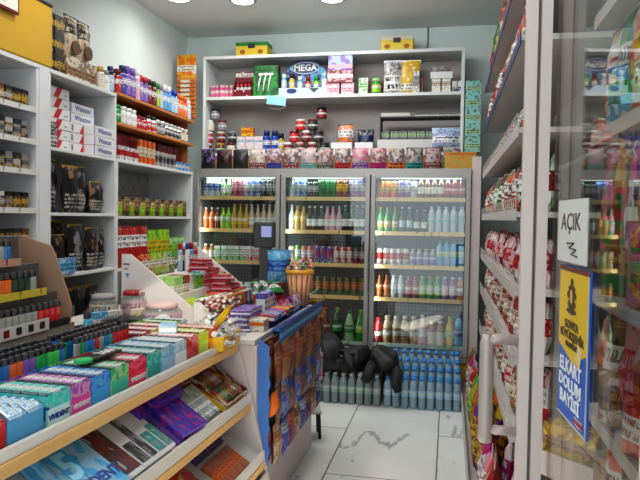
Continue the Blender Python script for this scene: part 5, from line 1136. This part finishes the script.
for k in range(6):
    c = ['blue','violet','white','blue','darkblue','sky'][k]
    put(carton('tall_wafer_box', .028, .05, .15, pr(c,'white','violet',k,.3,.8,4.)), (-1.0, 3.36+.032*k, ZC+.001), f'{c.replace("darkblue","navy")} tall slim box, {ORD[k]} from the left before the upright bars', 'box', 'tall slim boxes', rz=FX+R.uniform(-.1,.1))

# ------------------------------------------------------------------ right gondola
GL = root('gondola_shelving', 'tall white gondola shelving along the right wall stacked with snack bags', 'shelving')
GY0, GY1, GX, GB = 2.78, 5.66, .27, .78
obj('back_panel', MB().box(GB-.02, GY0, 0, GB, GY1, 3.0).make('back_panel', OFFW), GL)
for y in (GY0, GY1-.03): obj('upright', MB().box(GB-.06, y, 0, GB-.02, y+.03, 3.0).make('upright', mat((.5,.48,.46), .5)), GL)
obj('base_deck', MB().box(.13, GY0, 0, GB-.021, GY1, .10, ch=.003).make('base_deck', mat((.45,.42,.40), .5)), GL)
obj('base_lip', MB().box(.118, GY0, .101, .129, GY1, .145).make('base_lip', mat((.42,.40,.38), .5)), GL)
GZ = [.60, .93, 1.22, 1.55, 1.90, 2.28, 2.62]
WIRE = pricemat((.5,.47,.45), (.28,.26,.25), 'lip_strip')
for gi, z in enumerate(GZ):
    s = obj('shelf', MB().box(GX+.006, GY0, z-.035, GB-.062, GY1, z-.012).make('shelf', mat((.55,.52,.50), .5)), GL)
    lm = mat((.02,.04,.16), .35) if gi >= 5 else WIRE
    obj('price_rail', MB().box(0, -.005, -.05, GY1-GY0, 0, -.006 if gi >= 5 else 0.).make('price_rail', lm), s, (GX, GY0, z), (0, 0, FX))
    if gi < 5:
        w = MB()
        for h in (.012, .045): w.tube([(GX, GY0, z+h), (GX, GY1, z+h)], .0025, 5)
        for k in range(30): yy = GY0+.01+(GY1-GY0-.02)*k/29; w.box(GX-.0015, yy-.0015, z-.005, GX+.0015, yy+.0015, z+.045)
        obj('wire_guard', w.make('wire_guard', mat((.55,.52,.50), .4, .5)), s)
snk = {0: [('darkred','gold','brown','dark red'), ('magenta','white','palepink','magenta'), ('red','cream','darkred','red cream'), ('green','lime','yellow','green'), ('kraft','orange','brown','tan orange'), ('purple','yellow','darkred','purple')],
       1: [('darkred','white','kraft','dark red'), ('kraft','cream','brown','tan'), ('white','red','palegreen','white red')],
       2: [('white','darkred','kraft','crimson white'), ('red','white','cream','red white'), ('brown','cream','red','brown')],
       3: [('white','red','darkred','white red'), ('darkred','palepink','white','dark red'), ('palepink','red','white','rose')],
       4: [('orange','white','red','orange'), ('white','dark','red','monochrome white'), ('darkred','white','green','dark red')],
       5: [('orange','cream','red','orange cream'), ('grey','white','dark','grey'), ('green','white','red','green white')],
       6: [('red','cream','darkred','bright red'), ('red','white','dark','red'), ('cream','red','dark','cream')],
       7: [('red','orange','darkred','red orange'), ('darkred','green','red','dark red'), ('green','darkgreen','yellow','green'), ('cream','red','brown','cream red')]}
gln = ['base deck', 'lowest shelf', 'second shelf up', 'third shelf up', 'fourth shelf up', 'fifth shelf up', 'sixth shelf up', 'top shelf']
spec = [(.165,.30,.09), (.13,.22,.07), (.12,.20,.06), (.12,.19,.06), (.13,.23,.07), (.10,.13,.05), (.15,.25,.08), (.19,.40,.09)]
RX = -PI/2
for li in range(8):
    w, h, d = spec[li]; z = .101 if li == 0 else GZ[li-1]-.010; x = .19 if li == 0 else GX+.055
    n = int((GY1-GY0-.1)/(w*.98)); n = min(n, 40)
    for k in range(n):
        c = snk[li][(k//2 if li in (0, 6, 7) else k) % len(snk[li])]
        y = GY1-.09-w*.98*k
        if li == 6 and (k % 4 == 3): continue
        put(bag('snack_bag', w, h*(1+.04*((k*7) % 3)), d, pr(c[0], c[1], c[2], k % 4+li*5, .35, .7, 2.4), c[1], k % 5), (x+R.uniform(-.008,.012), y, z), f'{c[3]} snack bag, {ORD[k]} from the far end, {gln[li]}, right gondola', 'snack bag', f'snack bags on the {gln[li]} of the gondola', rz=RX+R.uniform(-.14,.14), rx=-.10)
        if li in (0, 1, 2, 3, 4) and k % 2 == 0:
            put(bag('snack_bag', w, h*1.12, d, pr(c[1], c[0], c[2], k % 4+li*5+2, .35, .7, 2.4), c[0], k % 5), (x+d+.035, y-w*.3, z), f'{c[3]} tall rear snack bag, {ORD[k]} from far end, {gln[li]}, right gondola', 'snack bag', f'rear snack bags on the {gln[li]} of the gondola', rz=RX+R.uniform(-.14,.14), rx=-.06)
# second gondola near the entrance, seen through the door glass
G2 = root('gondola_shelving', 'near gondola of sweets behind the glass door', 'shelving')
NX, NY0, NY1 = .44, .75, 2.2
obj('back_panel', MB().box(GB-.02, NY0, 0, GB, NY1, 2.6).make('back_panel', OFFW), G2)
obj('base_deck', MB().box(NX, NY0, 0, GB-.021, NY1, .12).make('base_deck', OFFW), G2)
nz = [.55, .92, 1.29, 1.78, 2.15]
for z in nz:
    s = obj('shelf', MB().box(NX+.006, NY0, z-.03, GB-.021, NY1, z-.008).make('shelf', OFFW), G2)
    obj('price_rail', MB().box(NX, NY0, z-.04, NX+.005, NY1, z).make('price_rail', mat((.6,.55,.53), .5)), s)
nc = [[('darkred','pink','palegreen','dark red'), ('brown','kraft','white','brown'), ('dark','kraft','cream','dark')], [('dark','kraft','brown','dark brown'), ('orange','white','red','orange white'), ('grey','cream','brown','grey')], [('white','orange','red','white orange'), ('dark','white','kraft','dark'), ('palepink','red','white','pink')],
      [('magenta','pink','green','magenta'), ('gold','red','green','golden'), ('pink','white','purple','pink'), ('green','yellow','magenta','green')], [('white','red','yellow','white red'), ('green','white','sky','green'), ('yellow','red','white','yellow')], [('darkred','cream','red','dark red')]]
for li, z in enumerate([.121]+nz[:4]):
    w, h = .13, [.37, .32, .31, .42, .31][li]
    for k in range(10):
        c = nc[li][k % len(nc[li])]
        put(bag('sweet_bag', w, h*(1+.05*(k % 3)), .07, pr(c[0], c[1], c[2], k+li, .3, .7, 3.), c[1], k % 5), (NX+.05+R.uniform(0,.02), NY1-.08-.13*k, z), f'{c[3]} sweet bag, {ORD[k]} from the far end, {["base","lowest shelf","second shelf","third shelf","upper shelf"][li]} of the near gondola', 'sweet bag', 'sweet bags on the near gondola', rz=RX+R.uniform(-.15,.15))
        if k % 2: put(bag('sweet_bag', w*.9, h*.5, .05, pr(c[2], c[0], c[1], k+li+3, .3, .7, 3.), c[2], k % 5), (NX+.025, NY1-.145-.13*k, z+.001), f'small {c[3]} sweet bag in front, {ORD[k]} from the far end, {["base","lowest shelf","second shelf","third shelf","upper shelf"][li]}, near gondola', 'sweet bag', 'small sweet bags on the near gondola', rz=RX+.5)
# low corner table
t = root('low_table', 'low square table with pinkish edge and yellow boxes, turned cornerwise behind the door', 'table', (.50, 2.53, 0), math.radians(-46))
obj('table_top', MB().box(-.16, -.12, .60, .16, .16, .62, ch=.003).make('table_top', PINKW), t); obj('edge_lip', MB().box(-.162, -.128, .55, .162, -.121, .64).make('edge_lip', PINKW), t)
for sx in (-.13, .13):
    for sy in (-.09, .13): obj('leg', MB().tube([(sx, sy, .60), (sx, sy, 0)], .014, 8).make('leg', mat('grey', .4, .6)), t)
for k in range(2): put(carton('yellow_carton', .13, .09, .12, pr('yellow','kraft','dark',k,.3,.6,4.)), (.445+.085*k, 2.52-.088*k, .621), f'{["left","right"][k]} yellow carton on the low table behind the glass', 'box', 'yellow cartons on the low table', rz=math.radians(-46))

# ------------------------------------------------------------------ glass door leaf standing open at the right
dr = root('glass_door', 'white framed glass entrance door standing open inward at the right, with a long pull handle', 'door', (0, 0, 0))
FR = mat((.60,.525,.49), .4)
def dwall(p, q, off, th):  # thin wall along p->q
    d = (Vector(q)-Vector(p)).normalized(); n = Vector((-d.y, d.x)); return [tuple(Vector(p)+n*off), tuple(Vector(q)+n*off), tuple(Vector(q)+n*(off+th)), tuple(Vector(p)+n*(off+th))]
obj('stile', MB().prism([(.2165,2.0),(.2455,2.0),(.2455,2.055),(.2165,2.055)], .02, 2.55, 'z').prism([(.214,2.004),(.2165,2.004),(.2165,2.05),(.214,2.05)], .02, 2.55, 'z').make('stile', FR), dr)
obj('stile_groove', MB().prism([(.246,2.012),(.254,2.012),(.254,2.045),(.246,2.045)], .02, 2.55, 'z').make('stile_groove', mat((.16,.14,.13), .6)), dr)
obj('stile', MB().prism([(.2545,1.99),(.285,1.99),(.285,2.05),(.2545,2.05)], .02, 2.55, 'z').make('stile', FR), dr)
P0, P1 = (.287, 1.985), (.3475, 1.245)
obj('bottom_rail', MB().prism(dwall(P0, P1, -.0, .03), .02, .12, 'z').make('bottom_rail', FR), dr)
obj('top_rail', MB().prism(dwall(P0, P1, -.0, .03), 2.45, 2.55, 'z').make('top_rail', FR), dr)
obj('stile', MB().prism(dwall((.3478,1.244), (.354,1.17), -.0, .04), .02, 2.55, 'z').make('stile', FR), dr)
obj('glass_pane', MB().prism(dwall(P0, P1, .012, .004), .121, 2.449, 'z').make('glass_pane', glass('door_glass', (.93,.93,.91), .05, .42)), dr)
HM = mat((.42,.365,.34), .32, .2)
hp = [(.216, 2.03, 1.125), (.15, 2.03, 1.125), (.132, 2.03, 1.118), (.126, 2.03, 1.10), (.126, 2.03, .86), (.126, 2.03, .815)]
obj('handle', MB().tube([(.122, 2.03, 1.15)]+[(.122, 2.03, 1.15-.03*i) for i in range(1, 12)]+[(.122, 2.03, .81)], [.014, .022]+[.022]*10+[.014], 14).tube([(.216, 2.03, 1.135), (.15, 2.03, 1.135), (.122, 2.03, 1.125)], .017, 12).tube([(.216, 2.03, .852), (.122, 2.03, .852)], .015, 12).make('handle', HM), dr)
# door plane helper for flat things stuck on the glass (local x towards the camera, local z up, facing the room)
dvec = (Vector(P1)-Vector(P0)).normalized(); dang = math.atan2(dvec.y, dvec.x)
def on_glass(s, z): v = Vector(P0)+dvec*s; n = Vector((-dvec.y, dvec.x)); v = v-n*.0; return (v.x+n.x*(-.0)+.0, v.y, z)
# sticker
t = root('door_sticker', 'yellow and blue vertical sticker on the door glass reading ELKART DOLUM BAYİSİ', 'sticker', on_glass(.135, .982)); t.rotation_euler = (0, 0, dang)
SW, SH = .265, .40
obj('blue_field', MB().box(0, .006, 0, SW, .0115, SH).make('blue_field', mat((.02,.10,.42), .4)), t)
obj('yellow_field', MB().prism([(0,.19),(SW*.55,.155),(SW*.98,.20),(SW*.98,SH),(0,SH)], .0045, .0058, 'y').make('yellow_field', mat((.62,.42,.02), .4)), t)
obj('top_band', MB().box(0, .0035, SH-.012, SW, .0058, SH).make('top_band', mat((.12,.03,.02), .5)), t)
obj('white_border', MB().box(SW*.98, .0035, 0, SW, .0058, SH-.013).box(0, .0035, 0, SW*.979, .0058, .004).make('white_border', mat('lightgrey', .5)), t)
DK = mat((.06,.035,.02), .5); WT = mat((.75,.76,.78), .5)
em = MB()
for (cx, cz, rx_, rz_) in ((.12,.362,.012,.010),(.12,.345,.03,.010),(.12,.328,.042,.014),(.12,.305,.036,.013),(.12,.287,.045,.008)):
    em.prism([(cx+rx_*math.cos(a), cz+rz_*math.sin(a)) for a in [2*PI*i/12 for i in range(12)]], .003, .0042, 'y')
obj('emblem', em.make('emblem', DK), t)
obj('emblem_light', MB().prism([(.12+.012*math.cos(a), .325+.018*math.sin(a)) for a in [2*PI*i/12 for i in range(12)]], .002, .0028, 'y').prism([(.12+.011*math.cos(a), .272+.007*math.sin(a)) for a in [2*PI*i/12 for i in range(12)]], .002, .0042, 'y').make('emblem_light', mat((.55,.4,.1), .5)), t)
RT = (PI/2, 0, 0)
text('KONYA', .030, DK, t, (.125, .0035, .25), bold=.0008, sx=1.15); text('BÜYÜKŞEHİR', .028, DK, t, (.128, .0035, .222), bold=.0008, sx=1.25); text('BELEDİYESİ', .018, DK, t, (.130, .0035, .198), bold=.0005, sx=1.2)
text('ELKART', .050, WT, t, (.118, .0045, .138), bold=.0012, sx=1.15); text('DOLUM', .045, WT, t, (.118, .0045, .095), bold=.0012, sx=1.3); text('BAYİSİ', .045, WT, t, (.118, .0045, .052), bold=.0012, sx=1.3)
obj('card_picture', MB().prism([(.165,.165),(.205,.155),(.225,.20),(.185,.215)], .003, .0042, 'y').make('card_picture', mat((.62,.5,.25), .4)), t)
obj('corner_print', MB().box(.17, .004, .012, .235, .0058, .03).make('corner_print', pr('white','red','dark',3,.2,.8,5.)), t)
# paper sign
t = root('paper_sign', 'white paper with handwritten AÇIK and a wavy arrow taped on the door glass', 'paper sign', on_glass(.08, 1.392)); t.rotation_euler = (0, 0, dang)
obj('paper', MB().box(0, .008, 0, .275, .0115, .165).make('paper', mat((.56,.57,.54), .7)), t)
text('AÇIK', .065, DK, t, (.13, .0075, .105), sx=1.25)
obj('wavy_line', MB().tube([(.10, .0075, .05), (.17, .0075, .052), (.12, .0075, .038), (.19, .0075, .035), (.14, .0075, .022), (.20, .0075, .018)], .0022, 5).make('wavy_line', DK), t)
SC.view_settings.view_transform = 'Standard'
SC.view_settings.look = 'Medium High Contrast'
SC.view_settings.exposure = -0.6
try: SC.cycles.use_denoising = True
except Exception: pass
SC.cycles.max_bounces = 8; SC.cycles.transparent_max_bounces = 12; SC.cycles.caustics_reflective = False; SC.cycles.caustics_refractive = False
SC.cycles.sample_clamp_indirect = 4.0
